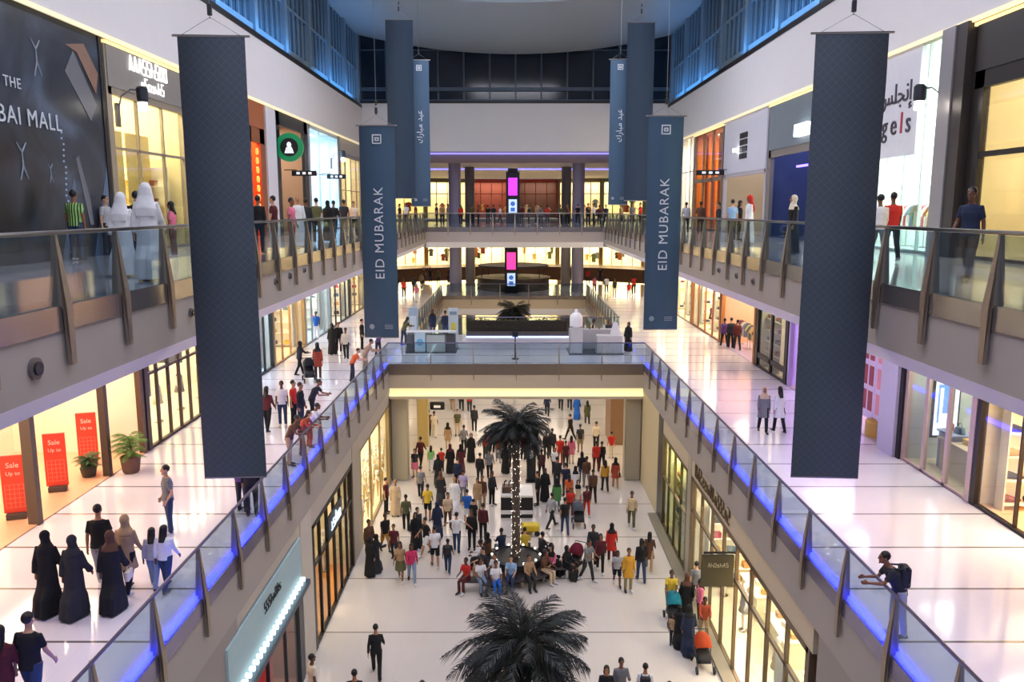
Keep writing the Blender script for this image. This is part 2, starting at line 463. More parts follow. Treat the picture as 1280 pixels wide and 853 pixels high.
railing('blue lit glass railing on the right side of the middle gallery before the bridge', 'y', HW, 3, YB, ZM, 2.13, 5.08, -1, led=True, rail_h=1.1, kick=(0.34, LILK))
railing('glass railing along the front edge of the bridge', 'x', YB, -HW, HW, ZM, 2.2, -4.4, -1, rail_h=1.1, kick=(0.56, M('9a8d7c', 0.3, 0.9, var=0.25, scale=0.5)), postw=0.05, postdrop=0.85)
railing('glass railing on the left side of the middle gallery beyond the bridge', 'y', -HW, YE, YF, ZM, 1.77, YE + 1, 1, rail_h=1.1, kick=(0.34, M('cfa878', 0.25, 0.9, var=0.25, scale=0.6)), postw=0.1)
railing('glass railing on the right side of the middle gallery beyond the bridge', 'y', HW, YE, YF, ZM, 1.77, YE + 1, -1, rail_h=1.1, kick=(0.34, M('cfa878', 0.25, 0.9, var=0.25, scale=0.6)), postw=0.1)
railing('glass railing across the far end of the middle void', 'x', YF, -HW, HW, ZM, 2.64, -3.96, -1, rail_h=1.1, postw=0.1)
railing('glass railing along the back edge of the bridge', 'x', YE, -HW, HW, ZM, 2.2, -4.4, 1, rail_h=1.1, postw=0.05)
# recessed round fittings on the upper gallery fascia
def fitting(x, y, z, s, label, big=0.14, group=None):
    t = thing('fascia_spotlight', label, 'spotlight', (x, y, z), 0, group)
    def disc(r0, a, b):
        bm = B(); tube(bm, [(s * a, 0, 0), (s * b, 0, 0)], [r0] * 2, 18); return bm
    new_obj('bezel', disc(big, 0, 0.05), M('7b7672', 0.4, 0.6), t)
    new_obj('lens', disc(big * 0.62, 0.05, 0.08), M('2a2a2e', 0.2), t)
for s, items in ((-1, ((461, 40), (391, 236), (352, 342), (345, 360), (338, 378))), (1, ((352, 943), (345, 922), (338, 900)))):
    for k, (py, px) in enumerate(items):
        dd = 6.38 * 1020 / abs(px - 639.5) if s < 0 else 6.82 * 1020 / abs(px - 639.5)
        z = CAM.z - (py - 261) * 0.987 * dd / 1020
        y = (dd - (CAM.z - z) * math.sin(PITCH)) / math.cos(PITCH)
        nm = ('nearest round spotlight fitting', 'second round spotlight fitting from the near end', 'third round spotlight fitting from the near end', 'fourth round spotlight fitting from the near end', 'farthest round spotlight fitting')[k]
        if s > 0: nm = ('nearest small round spotlight fitting', 'middle small round spotlight fitting', 'farthest small round spotlight fitting')[k]
        fitting(s * (HW - 0.02), y, max(5.55, z), -s, nm + ' on the %s upper fascia' % ('left' if s < 0 else 'right'), 0.15 if k == 0 and s < 0 else 0.09, 'fascia spotlights')

# ---------------------------------------------------------------- hanging banners
def banner_mat(ca='5a6470', cb='505a66'):
    m = bpy.data.materials.new('patterned_slate_cloth'); m.use_nodes = True
    nt = m.node_tree; n = nt.nodes; b = n['Principled BSDF']; L = nt.links.new
    tc = n.new('ShaderNodeTexCoord'); mp = n.new('ShaderNodeMapping'); mp.inputs['Rotation'].default_value = (R(45), 0, 0)
    mp.inputs['Rotation'].default_value = (0, R(45), 0)
    L(tc.outputs['Object'], mp.inputs[0])
    ck = n.new('ShaderNodeTexVoronoi'); ck.feature = 'DISTANCE_TO_EDGE'; ck.inputs['Scale'].default_value = 9; ck.inputs['Randomness'].default_value = 0.0
    L(mp.outputs[0], ck.inputs['Vector'])
    rp = n.new('ShaderNodeValToRGB'); rp.color_ramp.elements[0].position = 0.03; rp.color_ramp.elements[1].position = 0.09
    rp.color_ramp.elements[0].color = hx(ca) + (1,); rp.color_ramp.elements[1].color = hx(cb) + (1,)
    L(ck.outputs['Distance'], rp.inputs[0])
    no = n.new('ShaderNodeTexNoise'); no.inputs['Scale'].default_value = 60
    L(tc.outputs['Object'], no.inputs['Vector'])
    mx = n.new('ShaderNodeMix'); mx.data_type = 'RGBA'; mx.blend_type = 'MULTIPLY'; mx.inputs[0].default_value = 0.35
    L(rp.outputs[0], mx.inputs[6]); L(no.outputs['Color'], mx.inputs[7]); L(mx.outputs[2], b.inputs['Base Color'])
    b.inputs['Roughness'].default_value = 0.85
    return m
BPAT = banner_mat()
BPATB = banner_mat('40546c', '384c62')
BPLAIN = M('3f586f', 0.85, var=0.05, scale=1)
BTXT = M('d8dee4', 0.7)
ARAB = ''
def banner(label, px, Y, pyt, pyb, wdt, rz, mat, kind):
    d = Y * math.cos(PITCH) - 3 * math.sin(PITCH)
    def zz(py):
        y = (426.5 - py) / 1020
        dv = Vector((0, math.cos(PITCH) + y * math.sin(PITCH), -math.sin(PITCH) + y * math.cos(PITCH)))
        return CAM.z + dv.z * (Y / dv.y)
    zt, zb = zz(pyt), zz(pyb); h = zt - zb
    zm = (zt + zb) / 2; xm = CAM.x + (px - 640) / 1020 * (Y * math.cos(PITCH) + (CAM.z - zm) * math.sin(PITCH))
    t = thing('hanging_banner', label, 'banner', (xm, Y, zb), rz, 'long vertical banners hung in the atrium')
    bm = B(); n = 26; rows = []
    for k in range(n + 1):
        z = h * k / n; wob = 0.015 * math.sin(z * 1.7 + px) + 0.01 * math.sin(z * 4.1)
        rows.append([bm.verts.new((x, wob * (1 if x > 0 else 0.6) + yy, z)) for yy in (-0.006, 0.006) for x in (-wdt / 2, 0, wdt / 2)])
    for a, b in zip(rows[:-1], rows[1:]):
        for i in (0, 1): bm.faces.new((a[i], a[i + 1], b[i + 1], b[i])); bm.faces.new((a[i + 3], b[i + 3], b[i + 4], a[i + 4]))
        bm.faces.new((a[0], b[0], b[3], a[3])); bm.faces.new((a[2], a[5], b[5], b[2]))
    clo = new_obj('cloth', bm, mat, t, True)
    bm = B(); tube(bm, [(-wdt / 2 - 0.09, 0, h), (wdt / 2 + 0.09, 0, h)], [0.022] * 2, 8); new_obj('top_pole', bm, STEEL, t)
    bm = B(); tube(bm, [(-wdt / 2, 0, 0), (wdt / 2, 0, 0)], [0.018] * 2, 8); new_obj('bottom_pole', bm, STEEL, t)
    top = 22.0 - zb if Y < 50 else 20.3 - zb
    bm = B(); tube(bm, [(-wdt / 2.2, 0, h), (0, 0, h + 0.32), (wdt / 2.2, 0, h)], [0.006] * 3, 5); tube(bm, [(0, 0, h + 0.3), (0, 0, top)], [0.008] * 2, 5)
    new_obj('suspension_wire', bm, M('8d9094', 0.4, 0.8), t)
    bm = B(); box(bm, -0.04, 0.04, -0.03, 0.03, h + 0.35, h + 0.55, bev=0.01); box(bm, -0.025, 0.025, -0.02, 0.02, h + 0.62, h + 0.75, bev=0.006)
    new_obj('shackle', bm, M('4a4a4c', 0.4, 0.8), t)
    if kind:
        bm = B(); a = 0.15; zc = h - 0.42
        for (x0, x1, z0, z1) in ((-a, a, a - 0.04, a), (-a, a, -a, -a + 0.04), (-a, -a + 0.04, -a, a), (a - 0.04, a, -a, a), (-0.06, 0.06, 0.02, 0.06), (-0.06, 0.06, -0.06, -0.02), (-0.07, -0.03, -0.06, 0.06), (0.03, 0.07, -0.06, 0.06)):
            box(bm, x0, x1, -0.035, -0.02, zc + z0, zc + z1)
        new_obj('emblem', bm, BTXT, clo)
        if kind == 'en': text('lettering', 'EID MUBARAK', 0.42, BTXT, clo, (0.02, -0.035, h * 0.50), (R(90), R(-90), 0), 0.004, 1.12)
        else: text('lettering', ARAB, 0.44, BTXT, clo, (0.0, -0.035, h * 0.55), (R(90), R(-90), 0), 0.004, 1.0)
        bm = B()
        tube(bm, [(-wdt * 0.27, -0.035, 0.36), (-wdt * 0.27, -0.02, 0.36)], [0.085] * 2, 16)
        for q in range(3): box(bm, wdt * 0.1, wdt * 0.34, -0.035, -0.02, 0.29 + q * 0.055, 0.315 + q * 0.055)
        new_obj('sponsor_mark', bm, M('8e9cab', 0.7), clo)
    return t
# Arabic greeting, letters given in their joined forms from the last to the first
ARAB = '\uFED9\uFEAD\uFE8E\uFE92\uFEE3 \uFEAA\uFEF4\uFECB'
banner('near left patterned slate banner, plain without lettering, biggest on the left', 280, 15.4, 45, 597, 1.19, R(4), BPAT, None)
banner('near right patterned slate banner, plain without lettering, biggest on the right', 1047, 15.2, 41, 597, 1.27, R(-4), BPAT, None)
banner('blue grey banner reading EID MUBARAK left of the void', 474, 26.5, 157, 422, 1.13, R(-3), BPLAIN, 'en')
banner('blue grey banner reading EID MUBARAK right of the void', 829, 26.5, 145, 412, 1.12, R(3), BPLAIN, 'en')
banner('far left patterned slate banner hung high near the ceiling', 501, 36.5, 25, 248, 1.16, R(2), BPATB, None)
banner('far right patterned slate banner hung high near the ceiling', 799, 36.5, 28, 251, 1.16, R(-2), BPATB, None)
banner('far left blue banner with Arabic lettering behind the patterned one', 525, 47, 75, 258, 1.1, R(6), BPLAIN, 'ar')
banner('far right blue banner with Arabic lettering behind the patterned one', 774, 47, 74, 256, 1.1, R(-6), BPLAIN, 'ar')
# ---------------------------------------------------------------- shopfronts
def ys(px, xw, z):
    d = abs(xw - CAM.x) * 1020 / abs(px - 639.5)
    return (d - (CAM.z - z) * math.sin(PITCH)) / math.cos(PITCH)
LEV = {'g': (ZG, -2.12, 6.62, 4.6), 'm': (ZM, 5.02, 12.2, 4.4), 'u': (ZU, 12.85, 12.2, 4.4)}
class Shop: pass
def strokes(name, n, size, mat, parent, axis, u0, z0, dx, slant=0.0, cap=0.5, seed=1):
    """lettering too blurred in the photograph to read: n letter-shaped strokes in a row"""
    r = random.Random(seed); bm = B(); wd = size * 0.62; th = size * 0.055
    def ln(a, b):
        if axis == 'x': tube(bm, [(dx, a[0], a[1]), (dx, b[0], b[1])], [th, th], 6)
        else: tube(bm, [(a[0], dx, a[1]), (b[0], dx, b[1])], [th, th], 6)
    for k in range(n):
        x = u0 + (k - (n - 1) / 2) * wd * 1.12; h = size * (1 if r.random() < cap else 0.62); w2 = wd * 0.36
        kind = r.randrange(5); P = lambda a, b: (x + a * w2 + slant * b * h, z0 + b * h - size * 0.4)
        if kind == 0: ln(P(-1, 0), P(-1, 1)); ln(P(-1, .5), P(1, .5)); ln(P(1, 0), P(1, .5))
        elif kind == 1: ln(P(-1, 0), P(-1, .9)); ln(P(-1, .95), P(1, .95)); ln(P(1, .9), P(1, 0)); ln(P(-1, 0.02), P(1, 0.02))
        elif kind == 2: ln(P(0, 0), P(0, 1)); ln(P(-1, 0), P(1, 0))
        elif kind == 3: ln(P(-1, 0), P(0, 1)); ln(P(0, 1), P(1, 0)); ln(P(-.5, .4), P(.5, .4))
        else: ln(P(-1, 1), P(1, 1)); ln(P(-1, 1), P(-1, .5)); ln(P(-1, .5), P(1, .5)); ln(P(1, .5), P(1, 0)); ln(P(1, 0), P(-1, 0))
    return new_obj(name, bm, mat, parent)
def shop(label, s, lv, y0, y1, wall='e9dcbc', floor='d9c6a0', lamp='ffd9a0', watt=260, frame='3a3532', mull=3, trans=(0.62,), sign=None, signh=0.8, base=0.0, glass=True, border=0.12, depth=None, bar=0.05, lampz=0.3, lamps=1, door=True, roof='d8cfc0'):
    z0, z1, xf, dp = LEV[lv]; dp = depth or dp; watt *= {'u': 0.62, 'm': 0.42, 'g': 0.5, 'h': 0.45}[lv]
    lamp = '%02x%02x%02x' % tuple(int(int(lamp[i:i + 2], 16) * 0.55 + 255 * 0.45) for i in (0, 2, 4))
    if wall[0] in 'ef' and wall[:2] > 'e0': wall = '%02x%02x%02x' % tuple(int(int(wall[i:i + 2], 16) * 0.6 + (236, 230, 216)[i // 2] * 0.4) for i in (0, 2, 4))
    H = z1 - z0; ym = (y0 + y1) / 2; hw = (y1 - y0) / 2 - 0.12
    t = thing('storefront', label, 'shop', (s * xf, ym, z0))
    def bx(bm, n0, n1, a, b, c, d, bev=0):
        n0, n1 = sorted((s * n0, s * n1)); box(bm, n0, n1, a, b, c, d, bev=bev); return bm
    bm = B(); bx(bm, dp - 0.1, dp, -hw, hw, 0, H)
    bx(bm, 0.1, dp, -hw - 0.08, -hw, 0, H); bx(bm, 0.1, dp, hw, hw + 0.08, 0, H)
    sname = 'left' if s < 0 else 'right'
    for o_ in (struct('wall_' + sname, bm, M(wall, 0.7, var=0.08, scale=1.2)),
               struct('floor', bx(B(), 0.0, dp, -hw, hw, 0.004, 0.03), M(floor, 0.3, var=0.12, scale=1.5)),
               struct('ceiling', bx(B(), 0.16, dp, -hw, hw, H - 0.06, H - 0.01), M(roof, 0.7))): o_.location = (s * xf, ym, z0)
    fh = H - (signh if sign else 0)
    fm = M(frame, 0.4, 0.3)
    bm = B()
    bx(bm, -0.02, 0.16, -hw - 0.1, -hw + border, 0, H); bx(bm, -0.02, 0.16, hw - border, hw + 0.1, 0, H)
    bx(bm, -0.02, 0.14, -hw, hw, fh - border, fh)
    if base: bx(bm, -0.02, 0.14, -hw, hw, 0, base)
    if glass:
        for k in range(1, mull + 1):
            u = -hw + 2 * hw * k / (mull + 1); bx(bm, 0.0, 0.1, u - bar / 2, u + bar / 2, 0, fh)
        for f in trans: bx(bm, 0.0, 0.1, -hw, hw, fh * f - bar / 2, fh * f + bar / 2)
        bx(bm, 0.0, 0.12, -hw, hw, 0.0, 0.09)
    fr_ = new_obj('shop_frame', bm, fm, t)
    if glass:
        for k in range(mull + 1):
            a = -hw + 2 * hw * k / (mull + 1); b = -hw + 2 * hw * (k + 1) / (mull + 1)
            if door and k == mull // 2 and mull > 1: continue       # the open doorway
            new_obj('glass_pane', bx(B(), 0.04, 0.055, a + 0.02, b - 0.02, base, fh), SHOPGLASS, fr_)
    if sign: q_band = new_obj('sign_band', bx(B(), -0.05, 0.14, -hw, hw, fh, H), M(sign, 0.5), t)
    bm = B()
    for k in range(4):
        u = -hw + 2 * hw * (k + 0.5) / 4; bx(bm, dp * 0.3, dp * 0.3 + 0.14, u - 0.07, u + 0.07, H - 0.1, H - 0.055)
        bx(bm, dp * 0.65, dp * 0.65 + 0.14, u - 0.07, u + 0.07, H - 0.1, H - 0.055)
    new_obj('downlight', bm, M('fff3d8', 0.5, emit=6), t)
    for k in range(lamps):
        area('shop_lamp', (s * (xf + dp * 0.5), y0 + (y1 - y0) * (k + 0.5) / lamps, z1 - lampz), dp * 0.7, (y1 - y0) / lamps * 0.7, watt / lamps, lamp)
    q = Shop(); q.t = t; q.s = s; q.z0 = z0; q.H = H; q.y0 = y0; q.y1 = y1; q.ym = ym; q.dp = dp; q.xf = xf; q.bx = bx; q.hw = hw; q.fh = fh
    return q
GARM = ['3b3f52', '7a2f33', 'c9b9a0', '2c2c30', '6d7f93', 'e4ddd0', '94583a', '4e5d47', 'b0475a', 'd8c27a']
ITM = ['8c3d2c', '2e2a2a', 'b98b52', 'd9cdbd', '5a6f7d', 'a33a4a', 'c7a24a', '46586b']
# prototypes of goods
def proto_garment(c):
    bm = B()
    poly = [(-0.2, 0), (0.2, 0), (0.19, 0.6), (0.3, 0.42), (0.36, 0.5), (0.2, 0.76), (0.06, 0.82), (-0.06, 0.82), (-0.2, 0.76), (-0.36, 0.5), (-0.3, 0.42), (-0.19, 0.6)]
    prism(bm, poly, 'y', -0.035, 0.035); return bm
def proto_bag():
    bm = B(); prism(bm, [(-0.17, 0), (0.17, 0), (0.13, 0.2), (-0.13, 0.2)], 'y', -0.06, 0.06)
    tube(bm, [(-0.08, 0, 0.19), (-0.06, 0, 0.3), (0, 0, 0.34), (0.06, 0, 0.3), (0.08, 0, 0.19)], [0.012] * 5, 6); return bm
def proto_box():
    bm = B(); box(bm, -0.13, 0.13, -0.1, 0.1, 0, 0.16, bev=0.012); box(bm, -0.135, 0.135, -0.105, 0.105, 0.12, 0.17); return bm
def proto_shoe():
    bm = B(); tube(bm, [(-0.13, 0, 0.06), (-0.07, 0, 0.07), (0.02, 0, 0.05), (0.1, 0, 0.035), (0.15, 0, 0.03)], [(0.035, 0.055), (0.038, 0.06), (0.038, 0.045), (0.042, 0.033), (0.025, 0.02)], 8); return bm
def proto_folded():
    bm = B()
    for k in range(3): box(bm, -0.15, 0.15, -0.11, 0.11, k * 0.045, k * 0.045 + 0.04, bev=0.012)
    return bm
PM = {}
CNAME = {'3b3f52': 'slate blue', '7a2f33': 'wine red', 'c9b9a0': 'beige', '2c2c30': 'black', '6d7f93': 'blue grey', 'e4ddd0': 'ivory', '94583a': 'rust', '4e5d47': 'moss green', 'b0475a': 'rose', 'd8c27a': 'straw yellow',
    '8c3d2c': 'brick red', '2e2a2a': 'black', 'b98b52': 'tan', 'd9cdbd': 'ivory', '5a6f7d': 'steel blue', 'a33a4a': 'crimson', 'c7a24a': 'golden', '46586b': 'navy'}
def goods(kind, c, loc, rz, label, cat, group, sc_=1.0):
    key = kind
    if key not in PM:
        f = {'garment': lambda: proto_garment(0), 'handbag': proto_bag, 'gift_box': proto_box, 'shoe': proto_shoe, 'folded_clothes': proto_folded}[kind]
        me = bpy.data.meshes.new(kind); bm = f(); bmesh.ops.recalc_face_normals(bm, faces=bm.faces); bm.to_mesh(me); bm.free(); me.materials.append(M('888888')); PM[key] = me
    o = bpy.data.objects.new(kind, PM[key]); col.objects.link(o)
    o.material_slots[0].link = 'OBJECT'; o.material_slots[0].material = M(c, 0.7, var=0.15, scale=8)
    o.location = loc; o.rotation_euler = (0, 0, rz); o.scale = (sc_,) * 3
    cut = [label.find(w_) for w_ in (' on ', ' in ', ' under ') if w_ in label]
    lab = '%s %s%s' % (CNAME.get(c, 'coloured'), kind.replace('_', ' '), label[min(cut):]) if cut else label
    tag(o, lab if len(lab.split()) <= 16 else label, cat, group); return o
def shelf_unit(q, u, n, wid, hgt, label, kind, what, ncol=3, rows=4, facing=None, color='e9e2d2', back='f3ecdd', scl=1.0, depth=0.36):
    """a shelving unit inside shop q at position u along the front, n metres in, facing the void"""
    s = q.s; X = s * (q.xf + n)
    t = thing('display_shelf', label, 'shelf', (X, u, q.z0 + 0.03))
    bm = B(); box(bm, -0.02 - (depth if s < 0 else -depth) * 0 , 0.02, -wid / 2, wid / 2, 0, hgt); new_obj('back_panel', bm, M(back, 0.7), t)
    a, b = sorted((-s * depth, 0))
    for e in (-1, 1): new_obj('side_panel', box(B(), a, b, e * wid / 2 - 0.02, e * wid / 2 + 0.02, 0, hgt), M(color, 0.6), t)
    for r in range(rows):
        z = 0.15 + (hgt - 0.2) * r / rows; new_obj('shelf', box(B(), a, b, -wid / 2, wid / 2, z, z + 0.03), M(color, 0.6), t)
        for c in range(ncol):
            y = u - wid / 2 + wid * (c + 0.5) / ncol
            goods(kind, rnd.choice(ITM if kind != 'folded_clothes' else GARM), (X - s * depth * 0.5, y, q.z0 + 0.06 + z), R(90) if s > 0 else R(-90), what, kind.replace('_', ' '), what, scl)
    return t
def cross_shelf(q, label, what, kind='handbag', back='f3ecdd', color='e9e2d2', at_y=None, n0=0.6, n1=3.6, hgt=2.8, rows=4, ncol=5, scl=1.2):
    """shelves standing against the far side wall of a shop, facing along the gallery"""
    yy = (q.y1 - 0.34) if at_y is None else at_y
    n1 = min(n1, q.dp - 0.3); X = q.s * (q.xf + (n0 + n1) / 2); hw2 = (n1 - n0) / 2
    t = thing('display_shelf', label, 'shelf', (X, yy, q.z0 + 0.03))
    new_obj('back_panel', box(B(), -hw2, hw2, 0.0, 0.04, 0, hgt), M(back, 0.7), t)
    for e in (-1, 1): new_obj('side_panel', box(B(), e * hw2 - 0.02, e * hw2 + 0.02, -0.36, 0, 0, hgt), M(color, 0.6), t)
    for r in range(rows):
        z = 0.15 + (hgt - 0.2) * r / rows; new_obj('shelf', box(B(), -hw2, hw2, -0.36, 0, z, z + 0.03), M(color, 0.6), t)
        for c in range(ncol):
            goods(kind, rnd.choice(ITM if kind != 'folded_clothes' else GARM), (X - hw2 + 2 * hw2 * (c + 0.5) / ncol, yy - 0.18, q.z0 + 0.06 + z), rnd.uniform(-0.2, 0.2), what, kind.replace('_', ' '), what, scl)
    return t
def rack(q, u, n, label, what, num=7, along=True, L=1.5):
    X = q.s * (q.xf + n)
    t = thing('clothes_rack', label, 'clothes rack', (X, u, q.z0 + 0.03), 0 if along else R(90))
    bm = B()
    for e in (-1, 1): tube(bm, [(0, e * L / 2, 0), (0, e * L / 2, 1.45)], [0.018] * 2, 6); box(bm, -0.25, 0.25, e * L / 2 - 0.02, e * L / 2 + 0.02, 0, 0.03)
    new_obj('upright', bm, STEEL, t)
    new_obj('rail', tube(B(), [(0, -L / 2, 1.45), (0, L / 2, 1.45)], [0.016] * 2, 6), STEEL, t)
    for k in range(num):
        p = -L / 2 + 0.1 + (L - 0.2) * k / max(1, num - 1)
        lx, ly = (X, u + p) if along else (X + p, u)
        goods('garment', rnd.choice(GARM), (lx, ly, q.z0 + 0.66), R(rnd.uniform(-12, 12)) + (0 if along else R(90)), what, 'garment', what)
def table(q, u, n, label, w_=1.6, d_=0.8, h=0.8, c='d8c7a4', kind=None, what='', cnt=3):
    X = q.s * (q.xf + n); t = thing('display_table', label, 'table', (X, u, q.z0 + 0.03))
    new_obj('table_top', box(B(), -d_ / 2, d_ / 2, -w_ / 2, w_ / 2, h - 0.06, h, bev=0.01), M(c, 0.5), t)
    new_obj('plinth', box(B(), -d_ / 2 + 0.08, d_ / 2 - 0.08, -w_ / 2 + 0.08, w_ / 2 - 0.08, 0, h - 0.06), M(c, 0.6), t)
    if kind:
        for k in range(cnt): goods(kind, rnd.choice(ITM), (X, u - w_ / 2 + w_ * (k + 0.5) / cnt, q.z0 + 0.03 + h), R(rnd.uniform(60, 120)), what, kind.replace('_', ' '), what)
def mannequin(x, y, z, c, label, rz=0.0):
    t = thing('mannequin', label, 'mannequin', (x, y, z), rz)
    bm = B(); lathe(bm, [(0.17, 0), (0.17, 0.02), (0.02, 0.03), (0.02, 0.3)], 14); new_obj('stand', bm, STEEL, t)
    bm = B(); ball(bm, (0, 0, 1.62), 0.075, 0.09, 0.115); tube(bm, [(0, 0, 1.4), (0, 0, 1.56)], [0.05, 0.045], 8)
    for e in (-1, 1): tube(bm, [(e * 0.2, 0, 1.38), (e * 0.26, 0.02, 1.1), (e * 0.24, 0.08, 0.85)], [0.045, 0.036, 0.026], 8); tube(bm, [(e * 0.09, 0, 0.8), (e * 0.1, 0, 0.3), (e * 0.1, 0, 0.06), (e * 0.11, 0.12, 0.04)], [0.07, 0.05, 0.035, 0.03], 8)
    new_obj('figure', bm, M('ece7df', 0.4), t, True)
    bm = B(); tube(bm, [(0, 0, 0.72), (0, 0, 0.95), (0, 0, 1.12), (0, 0, 1.32), (0, 0, 1.44)], [(0.24, 0.2), (0.18, 0.13), (0.135, 0.1), (0.2, 0.13), (0.1, 0.07)], 14, up=(1, 0, 0))
    new_obj('dress', bm, M(c, 0.8, var=0.12, scale=6), t, True)
# --- ground storey, left side (nearest first)
LG = lambda px: ys(px, -6.62, -4)
RG = lambda px: ys(px, 6.62, -4)
q = shop('ground floor shop with glowing pale blue sign band and red wall panel, left side', -1, 'g', LG(281) , LG(377), wall='8a5a48', floor='9c6a4c', watt=330, frame='3a4048', mull=3, trans=(), sign=None, border=0.3, lamp='ffcfa8')
bm = q.bx(B(), -0.35, -0.06, -q.hw + 0.1, q.hw - 0.1, q.H - 1.1, q.H - 0.95); new_obj('sign_ledge', bm, M('3a4854', 0.4), q.t)
new_obj('sign_band', q.bx(B(), -0.10, -0.03, -q.hw + 0.1, q.hw - 0.1, q.H - 0.95, q.H + 0.35), M('8fa6ac', 0.5, emit=0.15), q.t)
for k in range(22): new_obj('sign_bulb', q.bx(B(), -0.24, -0.11, -q.hw + 0.3 + k * (2 * q.hw - 0.6) / 21 - 0.04, -q.hw + 0.3 + k * (2 * q.hw - 0.6) / 21 + 0.04, q.H - 0.93, q.H - 0.83), M('d8f4fa', 0.5, emit=2.5), q.t)

strokes('lettering', 8, 0.27, BLACK, q.t, 'x', 0.2, q.H - 0.05, 0.12, seed=3)
new_obj('red_panel', q.bx(B(), 0.18, 0.26, -q.hw * 0.35, q.hw * 0.25, 0, q.H - 1.0), M('c01f14', 0.5, emit=0.12), q.t)
new_obj('panel_label', q.bx(B(), 0.14, 0.18, -q.hw * 0.33, -q.hw * 0.05, q.H - 1.9, q.H - 1.5), M('e6c9c4', 0.6), q.t)
mannequin(-7.6, q.ym + 1.6, ZG + 0.03, 'e8e2da', 'white dressed mannequin behind the red panel in the left ground floor shop', R(-90))
struct('wall_left', box(B(), -7.4, -6.6, LG(378), LG(391), ZG, -1.42), M('c3bcb2', 0.55))
q = shop('ground floor boutique with tall dark window frames and rotated blade sign, left side', -1, 'g', LG(391), LG(441), wall='e8d9a4', floor='d08f4c', watt=420, frame='241f1c', mull=5, trans=(0.66,), border=0.16, bar=0.12)
tt = thing('shop_sign', 'slim dark sign with pale lettering on the left ground floor boutique', 'sign', (-6.5, LG(416), -2.75))
tb = new_obj('sign_board', box(B(), -0.05, 0.0, -1.1, 1.1, -0.55, 0.2), M('26303c', 0.4), tt)
new_obj('bracket', box(B(), -0.12, -0.05, -0.9, 0.9, -0.2, -0.14), DFRAME, tt)
strokes('lettering', 5, 0.46, M('d6e4ee', 0.5, emit=0.8), tb, 'x', 0.0, -0.2, 0.02, seed=5)
for k in range(3): mannequin(-7.7, q.y0 + 1.2 + k * 2.4, ZG + 0.03, ['caa86a', '7a5a3a', 'e6dcc4'][k], ['gold dressed', 'brown dressed', 'cream dressed'][k] + ' mannequin in the window of the left ground floor boutique', R(-90))
shelf_unit(q, q.ym, 3.8, 4.5, 2.8, 'wooden shelf at the back of the left ground floor boutique', 'handbag', 'handbags on the shelf of the left ground floor boutique', 5, 4, color='b07a40', back='8a5a2c')
struct('wall_left', box(B(), -7.4, -6.6, LG(441), LG(450), ZG, -1.42), M('b5aa98', 0.55))
q = shop('bright ground floor shop with white and gold floral window beside the bridge column, left side', -1, 'g', LG(450), YB - 0.1, wall='fff4dc', floor='e8d9b4', watt=900, frame='a08a60', mull=2, trans=(), border=0.1, door=False)
for k in range(6):
    t = thing('floral_display', 'white and gold branch display number %s from the near end of the bright left window' % ['one', 'two', 'three', 'four', 'five', 'six'][k], 'window display', (-6.95, q.y0 + 0.6 + k * (q.y1 - q.y0 - 1.2) / 5, ZG + 0.03))
    bm = B()
    for j in range(7):
        a = j * 0.9 + k; tube(bm, [(0, 0, 0), (0.1 * math.cos(a), 0.12 * math.sin(a), 1.4), (0.2 * math.cos(a), 0.35 * math.sin(a), 2.4 + 0.2 * (j % 3))], [0.025, 0.018, 0.006], 5)
    new_obj('branch', bm, M('caa45a', 0.4, 0.4), t)
    bm = B()
    for j in range(36):
        a = rnd.uniform(0, 6.28); z = rnd.uniform(0.8, 3.2); r = 0.08 + 0.12 * z / 3 * rnd.random()
        ball(bm, (r * math.cos(a), 2 * r * math.sin(a), z), rnd.uniform(0.04, 0.1), u=6, v=4)
    new_obj('blossom', bm, M('fdf6ea', 0.6, var=0.1), t)
# --- ground storey, right side
q = shop('large bright cream ground floor shop with brown window frames, right side near', 1, 'g', 17.3, RG(862), wall='f4e8c8', floor='ece0c0', watt=1500, frame='6d5a44', mull=7, trans=(0.7,), border=0.14, bar=0.11, lamps=3, lamp='ffe9c0')
strokes('sign_lettering', 14, 0.5, M('5c4c34', 0.4), q.t, 'x', (RG(868) + RG(908)) / 2 - q.ym, q.H + 0.42, -0.04, seed=11)
t = thing('hanging_sign', 'dark olive hanging board sign with pale lettering outside the right bright shop', 'sign', (6.05, ys(897, 6.05, -4), -2.4))
new_obj('sign_board', box(B(), -0.55, 0.42, -0.05, 0.05, -1.0, 0, bev=0.01), M('4c4630', 0.5), t)
new_obj('sign_arm', box(B(), -0.5, 0.47, -0.025, 0.025, 0.04, 0.1), DFRAME, t)
strokes('lettering', 7, 0.13, M('c9c2a8', 0.5), t, 'y', -0.06, -0.32, -0.055, seed=8)
for k, (u, c, w2) in enumerate(((19.5, 'e9e2d4', 'ivory'), (22.5, 'cbb690', 'tan'), (26, '8d8f96', 'grey'), (28.6, 'ddd0b0', 'pale gold'))):
    mannequin(7.7, u, ZG + 0.03, c, w2 + ' dressed mannequin in the right bright ground floor shop window', R(90))
t = thing('window_poster', 'white window poster with dark round emblem near the lower right corner', 'poster', (6.82, 19.3, ZG + 1.4))
new_obj('poster_sheet', box(B(), 0, 0.03, -0.9, 0.9, -0.9, 1.2), M('f4eedc', 0.6), t)
bm = B(); tube(bm, [(-0.03, 0, 0.1), (0, 0, 0.1)], [0.5] * 2, 28); new_obj('round_emblem', bm, M('8d8468', 0.6), t)
bm = B(); tube(bm, [(-0.05, 0, 0.1), (-0.03, 0, 0.1)], [0.28] * 2, 24); new_obj('inner_emblem', bm, M('e9e2cc', 0.6), t)
